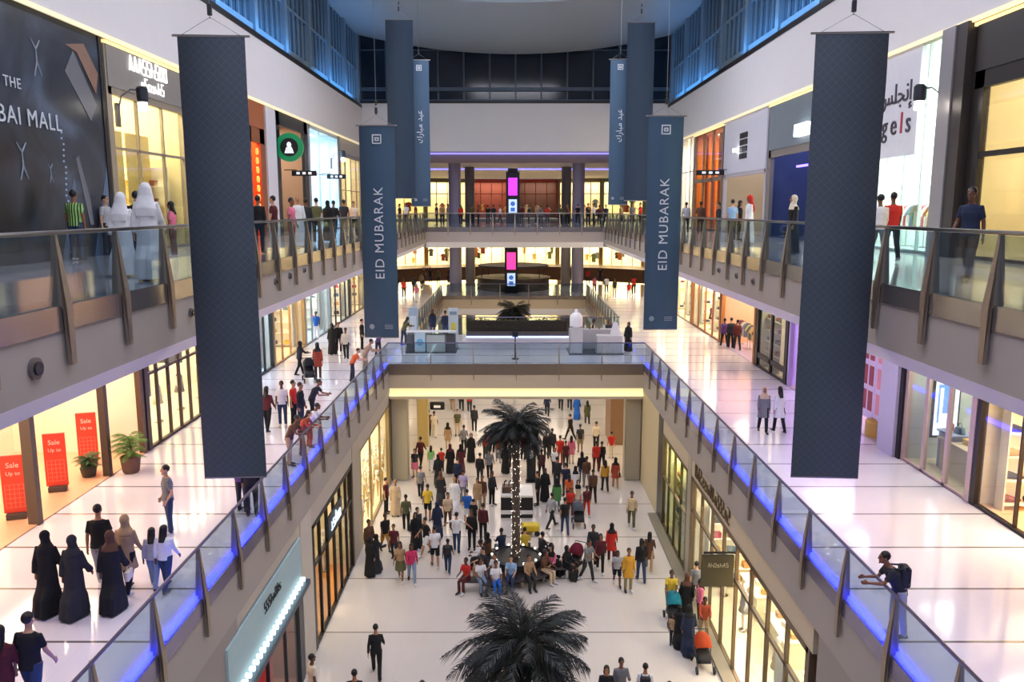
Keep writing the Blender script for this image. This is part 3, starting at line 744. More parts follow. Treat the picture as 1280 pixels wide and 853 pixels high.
cross_shelf(q, 'cream shelf wall at the far side of the large right ground floor shop', 'goods on the far shelf wall of the large right ground floor shop', 'gift_box', 'fbf0d0', ncol=5, rows=5, hgt=3.2)
for k, u in enumerate((21, 24.5, 27.5)):
    table(q, u, 2.0, 'cream display counter in the right bright shop, %s from the near end' % ('first', 'second', 'third')[k], 2.0, 0.8, 0.95, 'f2e6c6', 'gift_box', 'boxes on the counters of the right bright shop', 3)
    shelf_unit(q, u, 4.2, 2.4, 2.6, 'cream wall shelf of the right bright shop behind the %s counter' % ('first', 'second', 'third')[k], 'handbag', 'bags on the wall shelves of the right bright shop', 4, 4)
struct('wall_right', box(B(), 6.6, 7.4, RG(862), RG(858), ZG, -1.42), SQ)
q = shop('ground floor gift shop with crowded green and cream shelves, right side near the bridge', 1, 'g', RG(858), RG(827), wall='dfe3b4', floor='e8d8a8', watt=800, frame='6a5c40', mull=3, trans=(0.55,), border=0.12, bar=0.08)
for k in range(4): shelf_unit(q, q.y0 + 1.2 + k * (q.y1 - q.y0 - 2.4) / 3, 0.9, 1.5, 3.0, 'crowded pale shelf of the right gift shop, %s from the near end' % ('first', 'second', 'third', 'fourth')[k], 'gift_box', 'gift boxes on the shelves of the right gift shop', 4, 5, color='c9d49a', back='dfe8c0')
struct('wall_right', box(B(), 6.6, 7.5, RG(827), RG(822), ZG, -1.42), DFRAME)
struct('wall_right', box(B(), 6.6, 7.5, RG(822), YB + 0.3, ZG, -1.42), M('cfc09a', 0.55))
struct('trim_18', box(B(), 6.2, 6.6, 17.3, RG(822), ZG, ZG + 0.1), M('8d8370', 0.5))
# ground storey beyond the bridge line: lit shops set further back
for s in (-1, 1):
    nm = 'left' if s < 0 else 'right'
    for k, (a, b, wl, fr) in enumerate(((42.5, 50.5, 'fbeccb', 'b99b5a'), (50.8, 60, 'f6e2bd', '6d5a44'), (60.4, 72, 'fff1d8', '8a6a44'))):
        LEV['h'] = (ZG, -1.92, 8.4, 4.2)
        q = shop('%s lit shop on the ground floor beyond the bridge, %s side' % (('first', 'second', 'third')[k], nm), s, 'h', a, b, wall=wl, floor='e3cfa4', watt=600, frame=fr, mull=3, trans=(), border=0.15)
        cross_shelf(q, 'pale shelf in the %s lit ground floor shop on the %s' % (('first', 'second', 'third')[k], nm), 'goods in the %s ground floor shops beyond the bridge' % nm, 'gift_box', ncol=4, rows=3)
        rack(q, q.ym, 1.0, 'clothes rack in the %s lit ground floor shop on the %s' % (('first', 'second', 'third')[k], nm), 'garments in the %s ground floor shops beyond the bridge' % nm)
for s in (-1, 1):
    a, b = sorted((s * 6.6, s * 12.4)); struct('wall_' + ('left' if s < 0 else 'right'), box(B(), a, b, 42.0, 42.35, ZG, -1.9), M('cdbd92', 0.6))
t = thing('round_wall_screen', 'small dark sign box on the wall left of the crowd under the bridge', 'sign', (-5.05, 48.2, -3.9))
new_obj('sign_board', box(B(), -0.15, 0.75, -0.1, 0.1, -0.25, 0.25, bev=0.08), BLACK, t)
new_obj('mark', box(B(), 0.1, 0.5, -0.13, -0.1, -0.1, 0.05), M('c8c4bb', 0.5, emit=0.5), t)

# --- middle storey, left side
LM = lambda px: ys(px, -12.2, 1.5)
RM = lambda px: ys(px, 12.2, 1.5)
q = shop('open fronted middle gallery shop with orange floor and red sale stands, left side', -1, 'm', 14.2, 25.9, wall='fbe3c0', floor='e8b48c', watt=1300, frame='5c4a3c', glass=False, border=0.1, lamps=2, lamp='ffdcae')
for k, u in enumerate((16.5, 18.6)): rack(q, u, 2.2, 'clothes rack in the orange floored shop, %s from the near end' % ('first', 'second')[k], 'garments on racks in the orange floored shop', 9)
rack(q, 21.6, 3.0, 'clothes rack of yellow tops at the back of the orange floored shop', 'garments on racks in the orange floored shop', 9)
struct('wall_post', box(B(), -12.42, -12.15, LM(42) - 0.1, LM(42) + 0.1, 0, 5.02), M('5a4c42', 0.5))
def sale_stand(px, py, label):
    p = at(px, py, 0.03)
    t = thing('sale_stand', label, 'sign', (p.x, p.y, 0.03), R(18), 'red sale stands')
    new_obj('stand_foot', box(B(), -0.23, 0.23, -0.14, 0.14, 0, 0.16, bev=0.02), M('4a3f3c', 0.5), t)
    bd = new_obj('sign_board', box(B(), -0.28, 0.28, -0.03, 0.03, 0.16, 1.68, bev=0.012), M('d8412c', 0.5, emit=0.08), t)
    text('lettering', 'Sale', 0.19, M('f6cdbd', 0.5), bd, (0, -0.035, 1.42), (R(90), 0, 0), 0.006)
    text('lettering', 'Up to', 0.14, M('f6cdbd', 0.5), bd, (0, -0.035, 1.2), (R(90), 0, 0), 0.006)
    bm = B()
    for r in range(6): box(bm, -0.22, 0.22, -0.036, -0.029, 0.3 + r * 0.12, 0.312 + r * 0.12)
    for c in range(5): box(bm, -0.22 + c * 0.107, -0.208 + c * 0.107, -0.037, -0.029, 0.3, 0.912)
    new_obj('printed_grid', bm, M('e4806a', 0.5), bd)
sale_stand(22, 648, 'red sale stand nearest the left edge of the photo')
sale_stand(73, 614, 'red sale stand in the middle of the three, right of the brown post')
sale_stand(112, 582, 'red sale stand farthest in, beside the potted plant')
struct('wall_post', box(B(), -12.4, -12.2, LM(134) - 0.1, LM(134) + 0.1, 0, 5.02), M('4a3c34', 0.5))
q = shop('middle gallery shop with gridded dark mullions and cream light, left side', -1, 'm', 26.0, 34.5, wall='fff0cc', floor='eadcc0', watt=1500, frame='4a3a34', mull=8, trans=(0.5,), border=0.16, bar=0.09, door=False, lamps=2)
new_obj('dark_poster', box(B(), -0.9, -0.3, -q.hw + 0.9, -q.hw + 1.0, 1.6, 4.2), M('6a4034', 0.5), q.t)
new_obj('dark_screen', box(B(), -1.9, -0.4, -q.hw + 3.9, -q.hw + 4.0, 2.2, 3.8), M('4a4650', 0.4), q.t)
for k in range(3): mannequin(-13.4, q.y0 + 3.6 + k * 2.0, 0.03, ['d9cbb0', '7b6a58', 'efe7d8'][k], ['beige', 'taupe', 'white'][k] + ' dressed mannequin behind the gridded windows on the left', R(-90))
LC = [('e9f0f6', 'cddcec', '2b2e2c', 'dcecff'), ('f6e6c6', 'e6d4ae', 'b89a70', 'ffe0b0'), ('eef4f4', 'd6e2e6', '9aa4aa', 'e8f4ff'), ('f4f2ee', 'e2dcd2', '38383c', 'fff0dc'), ('f6ecd6', 'e4d6b6', '8a7a60', 'ffe4bc'), ('f0f2f6', 'd8dae0', '7a7c84', 'f0f0ff')]
y = 34.9
for k, L_ in enumerate((5.6, 6.4, 6.6, 6.8, 7.0, 7.0)):
    c = LC[k]; od = ('first', 'second', 'third', 'fourth', 'fifth', 'farthest')[k]
    q = shop('%s pale lit shop past the gridded windows, left middle gallery' % od, -1, 'm', y, y + L_, wall=c[0], floor=c[1], frame=c[2], lamp=c[3], watt=900, mull=3, trans=(0.7,), sign=('d8e0ea', 'e4d6ba', 'f0f0f0', '2d3a5a', 'd8ccb0', 'e4e4ea')[k], signh=0.9, bar=0.07)
    cross_shelf(q, 'shelf wall in the %s pale lit shop on the left' % od, 'goods on the shelf wall of the %s pale lit shop on the left' % od, ('handbag', 'gift_box', 'shoe')[k % 3], ncol=4, rows=4)
    rack(q, q.ym - 1, 1.4, 'clothes rack inside the %s pale lit shop on the left' % od, 'garments in the %s pale lit shop on the left' % od, 6)
    y += L_
# --- middle storey, right side
q = shop('shoe and bag shop with lit shelves at the right edge of the middle gallery', 1, 'm', 15.5, RM(1217), wall='ffe9c4', floor='e6b88a', watt=1300, frame='2a2422', mull=2, trans=(), border=0.1, lamp='ffe0b0')
cross_shelf(q, 'lit shelf wall of shoes and bags at the right edge of the photo', 'shoes on the right lit shelf wall', 'shoe', 'fff4dc', 'fbeacb', n0=0.5, n1=2.2, rows=5, ncol=3, scl=1.8, hgt=3.4)
cross_shelf(q, 'second bay of the lit shelf wall, nearer the right wall', 'handbags on the second bay of the right lit shelf wall', 'handbag', 'fff4dc', 'fbeacb', n0=2.3, n1=4.0, rows=5, ncol=3, scl=1.3, hgt=3.4)
q = shop('glass fronted middle gallery shop with rose metal posts and lit blue poster, right side', 1, 'm', RM(1217), RM(1128), wall='b9c0bc', floor='c9bd98', watt=620, frame='d0b6ac', mull=2, trans=(), border=0.14, bar=0.16, lamp='fff0d4', door=False)
t = thing('lit_poster', 'white and blue lit poster screen hanging in the right glass fronted shop', 'poster', (13.1, 24.4, 1.0), R(90))
new_obj('screen_frame', box(B(), -0.02, 0.06, -0.42, 0.42, -0.08, 1.85), BLACK, t)
new_obj('screen', box(B(), -0.04, -0.02, -0.36, 0.36, 0.0, 1.78), M('e8f2ff', 0.5, emit=1.1), t)
bm = B(); box(bm, -0.05, -0.04, -0.1, 0.12, 0.7, 1.6); box(bm, -0.05, -0.04, 0.22, 0.28, 0.4, 1.6); box(bm, -0.05, -0.04, 0.1, 0.24, 1.5, 1.6); new_obj('blue_picture', bm, M('6f9ad8', 0.5, emit=0.7), t)
table(q, 23.2, 1.0, 'dark topped counter under the lit poster in the right glass fronted shop', 2.0, 0.8, 1.0, 'b8a98c', 'gift_box', 'boxes on the counter under the lit poster')
table(q, RM(1153), 1.0, 'grey blue display plinth behind the black framed pane on the right', 1.0, 0.7, 1.2, '8088a0', 'handbag', 'bags on the grey blue plinth', 2)
struct('wall_post', box(B(), 12.1, 12.4, RM(1128) - 0.1, RM(1128) + 0.15, 0, 5.02), BLACK)
struct('wall_right', box(B(), 12.0, 12.9, RM(1126), RM(1106), 0, 5.02), M('c9c4d6', 0.5))
q = shop('lilac lit perfume shop with pink posters, right middle gallery', 1, 'm', RM(1106), RM(985), wall='cdb8ea', floor='c9b49a', watt=800, frame='b8a8d8', glass=False, border=0.1, lamp='d8c0ff', lamps=2)
for k, (u, c) in enumerate(((RM(1092), 'd98a94'), (RM(1075), '9a3a40'), (RM(1020), 'e0a0b0'), (RM(993), 'b8606a'))):
    t = thing('perfume_poster', '%s poster panel in the lilac shop, %s from the near end' % (('pink', 'dark red', 'pale pink', 'rose')[k], ('first', 'second', 'third', 'fourth')[k]), 'poster', (12.5, u, 0.03))
    new_obj('poster_panel', box(B(), -0.04, 0.04, -0.55, 0.55, 0.5, 3.6, bev=0.01), M('e6d6ee', 0.5), t)
    bm = B()
    for j in range(3): box(bm, -0.06, -0.04, -0.4, -0.08, 0.8 + j * 0.9, 1.5 + j * 0.9); box(bm, -0.06, -0.04, 0.08, 0.4, 0.8 + j * 0.9, 1.5 + j * 0.9)
    new_obj('poster_picture', bm, M(c, 0.5, emit=0.1), t)
p = at(1083, 582, 0.0); t = thing('gold_plinth', 'round golden display plinth in front of the lilac shop', 'plinth', (12.75, RM(1085), 0.03))
bm = B(); lathe(bm, [(0.55, 0), (0.55, 0.5), (0.5, 0.55), (0.35, 0.6), (0.35, 0.62)], 24); new_obj('drum', bm, M('c9a24a', 0.35, 0.5), t)
bm = B(); lathe(bm, [(0.3, 0.62), (0.18, 0.8), (0.14, 3.6), (0.3, 3.8)], 20); new_obj('white_pillar', bm, M('eeeaf6', 0.4), t)
q = shop('narrow shop with black framed glass case, right middle gallery', 1, 'm', RM(984), RM(944), wall='efe6cc', floor='d6ccb8', watt=520, frame='121214', mull=1, trans=(0.12,), border=0.28, bar=0.25, door=False)
for k in range(3): shelf_unit(q, q.y0 + 1.2 + k * 1.7, 0.8, 1.2, 3.0, 'glass case shelf behind the black frame, %s from the near end' % ('first', 'second', 'third')[k], 'gift_box', 'goods in the black framed glass case', 3, 5)
q = shop('open shop with orange lit interior and hanging garments, right middle gallery', 1, 'm', RM(943), RM(901), wall='e8a878', floor='c9bcd8', watt=700, frame='c48a50', glass=False, border=0.12)
for k in range(3): rack(q, q.y0 + 1.4 + k * 2.0, 1.0, 'clothes rack in the orange lit shop, %s from the near end' % ('first', 'second', 'third')[k], 'garments in the orange lit shop on the right', 6)
y = RM(900)
for k, (L_, wl, lp) in enumerate(((8.0, 'fff2cf', 'ffe6b0'), (8.6, 'fff5dc', 'ffecc4'), (9.5, 'ffe9c4', 'ffe0b0'))):
    od = ('first', 'second', 'third')[k]
    y1 = min(y + L_, 75.5)
    q = shop('%s bright cream clothing shop towards the far end, right middle gallery' % od, 1, 'm', y, y1, wall=wl, floor='f2e2bc', watt=1600, frame=('a0603a', 'd8c69a', '8a6a4a')[k], mull=3, trans=(), border=0.14, lamp=lp)
    for j in range(2): mannequin(12.9, y + 2 + 3 * j, 0.03, GARM[(k * 2 + j) % 10], '%s mannequin in the window of the %s bright clothing shop on the right' % (('near', 'far')[j], od), R(90))
    for jj in range(2): cross_shelf(q, '%s shelf wall of the %s bright clothing shop on the right' % (('near', 'far')[jj], od), 'folded clothes in the bright clothing shops on the right', 'folded_clothes', at_y=y + (y1 - y) * (0.5, 0.95)[jj], ncol=4, rows=4)
    rack(q, q.ym, 2.0, 'clothes rack inside the %s bright clothing shop on the right' % od, 'garments in the bright clothing shops on the right', 7)
    y = y1
# --- upper storey, left side
LU = lambda px: ys(px, -12.2, 9)
RU = lambda px: ys(px, 12.2, 9)
z0 = ZU
def hoard_mat():
    m = bpy.data.materials.new('dark_printed_hoarding'); m.use_nodes = True
    nt = m.node_tree; n = nt.nodes; b = n['Principled BSDF']; L = nt.links.new
    tc = n.new('ShaderNodeTexCoord'); wv = n.new('ShaderNodeTexNoise'); wv.inputs['Scale'].default_value = 0.32; wv.inputs['Distortion'].default_value = 1.4; wv.inputs['Detail'].default_value = 5
    L(tc.outputs['Object'], wv.inputs['Vector'])
    rp = n.new('ShaderNodeValToRGB'); e = rp.color_ramp.elements
    e[0].position = 0.38; e[0].color = hx('14161c') + (1,); e[1].position = 0.6; e[1].color = hx('343d4c') + (1,)
    x = e.new(0.75); x.color = hx('56657c') + (1,)
    L(wv.outputs['Fac'], rp.inputs[0]); L(rp.outputs[0], b.inputs['Base Color']); b.inputs['Roughness'].default_value = 0.35
    return m
y0h, y1h = 12.0, LU(139) - 0.1
t = thing('advertising_hoarding', 'huge dark hoarding reading THE DUBAI MALL, upper gallery left', 'hoarding', (-12.2, (y0h + y1h) / 2, ZU))
hh = (y1h - y0h) / 2
new_obj('printed_board', box(B(), -0.3, 0, -hh, hh, 0, 6.28), hoard_mat(), t)
new_obj('edge_strip', box(B(), -0.3, 0.03, hh - 0.18, hh, 0, 6.28), M('1a1614', 0.5), t)
LT = M('c9d0d8', 0.6)
yc = LU(28) - (y0h + y1h) / 2
text('lettering', 'THE', 0.36, LT, t, (0.02, LU(23) - t.location.y, 4.33), (R(90), 0, R(90)), 0.01, 1.15)
text('lettering', 'DUBAI MALL', 0.6, LT, t, (0.02, LU(80) - t.location.y, 3.55), (R(90), 0, R(90)), 0.01, 1.12, align='RIGHT')
# the picture printed on the board: an aerial view with winding walks, pools and pale blocks
bm = B()
def quadp(pts, dx, mi=0):
    prism(bm, pts, 'x', dx - 0.004, dx)
quadp([(hh - 2.1, 5.0), (hh - 1.6, 5.6), (hh - 0.5, 4.3), (hh - 0.9, 3.8)], 0.012)
new_obj('printed_block', bm, M('6c6e76', 0.5), t); bm = B()
quadp([(hh - 1.9, 2.7), (hh - 1.75, 2.8), (hh - 1.3, 1.6), (hh - 1.2, 0.9), (hh - 1.4, 0.9)], 0.012); new_obj('printed_path', bm, M('6c6e76', 0.5), t)
bm = B(); quadp([(hh - 1.3, 0.0), (hh - 0.2, 2.6), (hh - 0.2, 1.6), (hh - 0.8, 0.0)], 0.012); quadp([(hh - 3.0, 0.0), (hh - 2.1, 2.2), (hh - 2.0, 2.0), (hh - 2.7, 0)], 0.012); new_obj('printed_pool', bm, M('5a6d88', 0.4), t)
bm = B(); quadp([(hh - 2.0, 5.7), (hh - 1.0, 5.9), (hh - 0.3, 5.2), (hh - 0.5, 4.6), (hh - 1.4, 5.6)], 0.016); new_obj('printed_rooftop', bm, M('8a6a58', 0.5), t)
bm = B()
for k in range(22): tube(bm, [(0.0, hh - 2.55 + 0.02 * k % 0.1, 0.2 + k * 0.15), (0.02, hh - 2.55 + 0.02 * k % 0.1, 0.2 + k * 0.15)], [0.03] * 2, 6)
new_obj('printed_lights', bm, M('9fb0cc', 0.5, emit=0.2), t)
bm = B()
def human(x, z, k):
    for a, b in (((0, 0), (0, .35 * k)), ((0, .35 * k), (-.22 * k, .6 * k)), ((0, .35 * k), (.22 * k, .62 * k)), ((0, 0), (-.16 * k, -.4 * k)), ((0, 0), (.2 * k, -.36 * k))): tube(bm, [(0.008, x + a[0], z + a[1]), (0.008, x + b[0], z + b[1])], [0.035 * k, 0.02 * k], 5)
human(hh - 3.4, 5.0, 0.9); human(hh - 4.4, 2.4, 0.9); human(hh - 3.2, 2.2, 0.5)
new_obj('printed_diver', bm, M('8b93a0', 0.5), t)
q = shop('cream lit upper gallery shop with pale lettered sign band beside the dark hoarding', -1, 'u', LU(139), LU(236), wall='f8e6a4', floor='e8d48c', watt=900, frame='a59a88', mull=2, trans=(0.64,), border=0.22, sign='8f8a84', signh=1.35, bar=0.08, lamps=1, lamp='ffe2a0', door=False)
strokes('lettering', 9, 0.46, M('ffffff', 0.4, emit=1.3), q.t, 'x', -0.1, q.H - 0.5, 0.09, seed=21, cap=0.9)
strokes('lettering', 7, 0.36, M('ffffff', 0.4, emit=1.3), q.t, 'x', 0.15, q.H - 1.02, 0.09, seed=22)
cross_shelf(q, 'cream shelf in the pale lettered upper shop', 'goods on the cream shelf in the pale lettered upper shop', 'gift_box', at_y=q.y1 - 0.5, ncol=3, rows=4)
for k in range(5): new_obj('curtain', tube(B(), [(-1.2, -q.hw + 0.8 + k * (2 * q.hw - 1.6) / 4, 0.05), (-1.2, -q.hw + 0.8 + k * (2 * q.hw - 1.6) / 4, 3.9)], [(0.06, 0.42)] * 2, 12, up=(1, 0, 0)), M('efd488', 0.8, var=0.15, scale=3), q.t)
q = shop('hidden fronted pale upper gallery shop behind the near left banner', -1, 'u', LU(236), LU(309), wall='e8dcc0', watt=600, frame='8a8078', mull=3, trans=(0.6,))
q = shop('upper gallery shop with glowing orange entrance, left side', -1, 'u', LU(309), LU(333), wall='d8500c', floor='b8622c', watt=900, frame='9a5a34', mull=1, trans=(), border=0.7, sign='a86038', signh=1.2, glass=False, lamp='ff9a50')
bm = B()
for k in range(9): tube(bm, [(0.2, -0.6, 0.6 + 0.42 * k), (0.26, -0.6, 0.6 + 0.42 * k)], [0.16] * 2, 10)
new_obj('gold_rosette', bm, M('ffb050', 0.4, emit=0.8), q.t)
struct('wall_left', box(B(), -12.9, -12.1, LU(333), LU(345), ZU, 12.85), M('d9d8de', 0.5))
q = shop('upper gallery coffee shop with dark frame and round green logo, left side', -1, 'u', LU(346), LU(386), wall='a8886c', floor='8a6a4c', watt=420, frame='22262c', mull=0, trans=(), border=0.7, glass=False, lamp='ffe2c0')
new_obj('white_menu_wall', box(B(), -2.0, -1.8, -q.hw + 1.0, q.hw - 0.9, 0, 3.6), M('f6f4f0', 0.6, emit=0.5), q.t)
t = thing('round_logo_sign', 'round green and black logo sign outside the coffee shop', 'sign', (-11.6, LU(349), 11.0))
bm = B(); tube(bm, [(0, -0.07, 0), (0, 0.07, 0)], [0.72] * 2, 32, up=(1, 0, 0)); new_obj('green_disc', bm, M('0f7a4c', 0.4, emit=0.5), t)
bm = B(); tube(bm, [(0, -0.1, 0), (0, 0.1, 0)], [0.46] * 2, 28, up=(1, 0, 0)); new_obj('dark_centre', bm, M('101418', 0.4), t)
bm = B(); tube(bm, [(0, -0.085, 0.6), (0, -0.085, -0.6)], [0.02] * 2, 5); new_obj('sign_arm', box(B(), -0.6, -0.5, -0.03, 0.03, -0.2, 0.9), DFRAME, t); bm.free()
bm = B(); ball(bm, (0, -0.1, 0.12), 0.12, 0.03, 0.15); prism(bm, [(-0.24, -0.3), (0.24, -0.3), (0.14, 0.0), (-0.14, 0.0)], 'y', -0.12, -0.1); new_obj('white_figure', bm, M('e8f0ec', 0.4, emit=0.5), t)
q = shop('ice white and pale blue upper gallery shop, left side', -1, 'u', LU(387), LU(424), wall='d6ecf8', floor='cfe2ee', watt=1500, frame='c4ccd4', mull=2, trans=(0.55,), border=0.25, lamp='cfe8ff', door=False)
q = shop('dim cream upper gallery shop near the far left end', -1, 'u', LU(425), 66.3, wall='e0d4b4', floor='cabd9c', watt=800, frame='8f8a80', mull=3, trans=(0.5,), border=0.3, sign='b5b0a8', signh=1.0)
def blade(x, y, z, label, w_=1.3):
    t = thing('direction_sign', label, 'sign', (x, y, z))
    new_obj('sign_board', box(B(), -w_ / 2, w_ / 2, -0.08, 0.08, -0.14, 0.14, bev=0.02), BLACK, t)
    bm = B()
    for k in range(3): box(bm, -w_ * 0.3 + k * w_ * 0.24, -w_ * 0.17 + k * w_ * 0.24, -0.09, -0.08, -0.06, 0.06)
    new_obj('pictogram', bm, M('e8ecf0', 0.5, emit=0.6), t)
    sd = -1 if x < 0 else 1
    if z < 5:
        for e in (-0.4, 0.4): new_obj('hanger_rod', tube(B(), [(e * w_, 0, 0.1), (e * w_, 0, 5.03 - z)], [0.015] * 2, 6), DFRAME, t)
    else: new_obj('wall_arm', tube(B(), [(sd * w_ * 0.3, 0, 0.17), (sd * (12.25 - abs(x)), 0, 0.17)], [0.025] * 2, 6), DFRAME, t)
blade(-11.2, LU(357), 9.75, 'black direction sign in front of the coffee shop')
blade(-11.3, LU(403), 9.9, 'black direction sign in front of the ice white shop', 1.2)
blade(11.2, RU(908), 9.95, 'black direction sign on the right upper gallery', 1.6)
blade(-11.0, LM(393), 3.9, 'dark sign board on the left middle gallery over the walkway', 1.8)
blade(-11.0, LM(428), 3.9, 'dark blue sign board farther down the left middle gallery', 1.8)
blade(11.3, RM(868), 3.9, 'black sign board on the far right middle gallery', 1.6)
def sconce(x, y, z, s, label):
    t = thing('wall_lamp', label, 'lamp', (x, y, z))
    bm = B(); tube(bm, [(0, 0, 0.0), (-s * 0.15, 0, 0.5), (-s * 0.45, 0, 0.7), (-s * 0.75, 0, 0.66)], [0.035, 0.03, 0.028, 0.025], 8); box(bm, -0.05, 0.05, -0.08, 0.08, -0.4, 0.3); new_obj('lamp_arm', bm, M('8b8a90', 0.35, 0.8), t)
    bm = B(); lathe(bm, [(0.15, 0.32), (0.17, 0.4), (0.17, 0.72), (0.12, 0.78)], 18, -s * 0.78, 0); new_obj('lamp_shade', bm, M('3c3f48', 0.4, 0.5), t)
    bm = B(); lathe(bm, [(0.12, 0.08), (0.13, 0.1), (0.13, 0.33), (0.12, 0.34)], 16, -s * 0.78, 0); new_obj('lamp_glass', bm, M('fff6e6', 0.4, emit=9), t)
sconce(-12.15, LU(150), 10.75, -1, 'wall lamp with dark shade beside the pale lettered sign')
sconce(12.15, RU(1178), 10.6, 1, 'wall lamp with curved arm on the metal pier, right upper gallery')
sconce(-12.15, LU(414), 10.9, -1, 'wall lamp outside the ice white shop')
# --- upper storey, right side
q = shop('upper gallery shop with deep dark frame and cream windows, right side near', 1, 'u', 13.5, RU(1207), wall='f0dca0', floor='c0a878', watt=800, frame='2e2826', mull=2, trans=(0.56,), border=0.45, sign='2c2624', signh=1.35, bar=0.14, lamps=1, lamp='ffd890', door=False)
cross_shelf(q, 'shelf of bags deep in the cream windowed upper right shop', 'bags on the shelf of the cream windowed upper right shop', 'handbag', 'f0dca8', n0=2.4, n1=4.2, ncol=3, rows=3)
table(q, q.ym + 1.5, 1.6, 'dark display table behind the cream windows, upper right', 1.6, 0.8, 0.9, '5a4a30', 'handbag', 'bags on the dark table, upper right', 3)
struct('wall_right', box(B(), 11.95, 12.9, RU(1206), RU(1193), ZU, 12.85), M('4a4442', 0.4, 0.4))
struct('wall_right', box(B(), 11.9, 12.9, RU(1193), RU(1177), ZU, 12.85), M('a9a5a8', 0.35, 0.5))
q = shop('white upper gallery shop with angels lettering and pale green glass, right side', 1, 'u', RU(1177), RU(1070), wall='eef8f2', floor='dfe8e4', watt=1500, frame='c8d8d2', mull=4, trans=(), border=0.12, bar=0.05, lamp='eafff4')
new_obj('white_fascia', q.bx(B(), -0.06, 0.08, -q.hw + 1.5, q.hw, 3.0, q.H), M('dcdce4', 0.6), q.t)
for ch, px in (('a', 1080), ('n', 1092), ('g', 1104), ('e', 1115), ('l', 1124.5), ('s', 1133)):
    text('letter', ch, 0.95, M('b8404a' if ch == 'l' else '4a4650', 0.5), q.t, (-0.075, RU(px) - q.ym, 4.0), (R(90), 0, R(-90)), 0.02)
text('arabic_lettering', '\uFEB2\uFEE0\uFEA0\uFEE7\uFE87', 0.85, M('4a4650', 0.5), q.t, (-0.075, 0.2, 4.95), (R(90), 0, R(-90)), 0.02)
for k in range(4): rack(q, q.y0 + 1.0 + k * 1.25, 1.6, 'rack of red and pink wear in the white angels shop, %s from the near end' % ('first', 'second', 'third', 'fourth')[k], 'garments in the white angels shop', 4, L=0.9)
q = shop('upper gallery shop hidden in part by the near right banner', 1, 'u', RU(1070), RU(1018), wall='e8e4ec', watt=600, frame='a5a1a8', mull=2)
q = shop('dark blue upper gallery shop with mottled grey sign band and lilac lights, right side', 1, 'u', RU(1017), RU(958), wall='38466c', floor='3a4060', watt=300, frame='8a857e', mull=1, trans=(), border=0.35, sign='76828a', signh=2.2, glass=False, lamp='98a2e8')
new_obj('lit_sign', q.bx(B(), -0.3, -0.06, -q.hw + 0.3, -q.hw + 1.8, q.H - 1.9, q.H - 1.4), M('ffffff', 0.5, emit=2.5), q.t)
new_obj('lilac_light', q.bx(B(), 1.2, 1.3, -q.hw + 0.4, q.hw - 0.4, 3.3, 3.4), M('6a5aff', 0.5, emit=5), q.t)
new_obj('red_stripe', q.bx(B(), 0.3, 0.4, -q.hw + 0.45, -q.hw + 0.65, 0, 2.6), M('d8503c', 0.5, emit=0.5), q.t)
q = shop('white walled upper gallery shop with black grid logo and beige doorway, right side', 1, 'u', RU(957), RU(903), wall='b8a68e', floor='a89478', watt=300, lamp='ffffff', frame='c9c6d0', mull=1, trans=(), border=0.2, glass=False, sign='d3d3de', signh=3.0)
bm = B()
for r in range(4):
    for c in range(2): q.bx(bm, -0.09, -0.04, -0.75 + c * 0.75, -0.1 + c * 0.75, q.H - 2.3 + r * 0.36, q.H - 2.02 + r * 0.36)
new_obj('logo_blocks', bm, M('222226', 0.5), q.t)
new_obj('logo_light', q.bx(B(), -0.3, -0.1, 0.75, 1.2, q.H - 1.9, q.H - 1.7), M('ffffff', 0.5, emit=3), q.t)
new_obj('door_surround', q.bx(B(), 1.0, 1.1, -q.hw + 0.2, -q.hw + 2.2, 0, 2.6), M('3a2c24', 0.5), q.t)
q = shop('wood lined upper gallery shop with warm orange panels, right side', 1, 'u', RU(902), RU(866), wall='d88a30', floor='caa060', watt=800, frame='8a7a6a', mull=2, trans=(0.5,), border=0.2, bar=0.25, lamp='ffc070', door=False)
for k in range(4): new_obj('timber_panel', q.bx(B(), 0.5, 0.6, -q.hw + 0.6 + k * 2 * q.hw / 4.4, -q.hw + 1.3 + k * 2 * q.hw / 4.4, 0, q.fh - 0.3), M('c0661c', 0.5, var=0.3, scale=3), q.t)
q = shop('white upper gallery shop near the far right end', 1, 'u', RU(866), RU(846), wall='eef0f4', watt=900, frame='b5b5bc', mull=3)
q = shop('farthest upper gallery shop on the right', 1, 'u', RU(846) + 0.05, 66.3, wall='e8dfc8', watt=700, frame='8f8a80', mull=3)
# 
for s, a, b in ((-1, LU(139), LU(236)), (1, RU(1017), RU(958)), (1, RU(902), RU(866)), (1, 13.5, RU(1206))):
    x0, x1 = sorted((s * 12.12, s * 12.3)); struct('trim_20', box(B(), x0, x1, a, b, 12.70, 12.79), M('ffe39a', 0.5, emit=0.9))

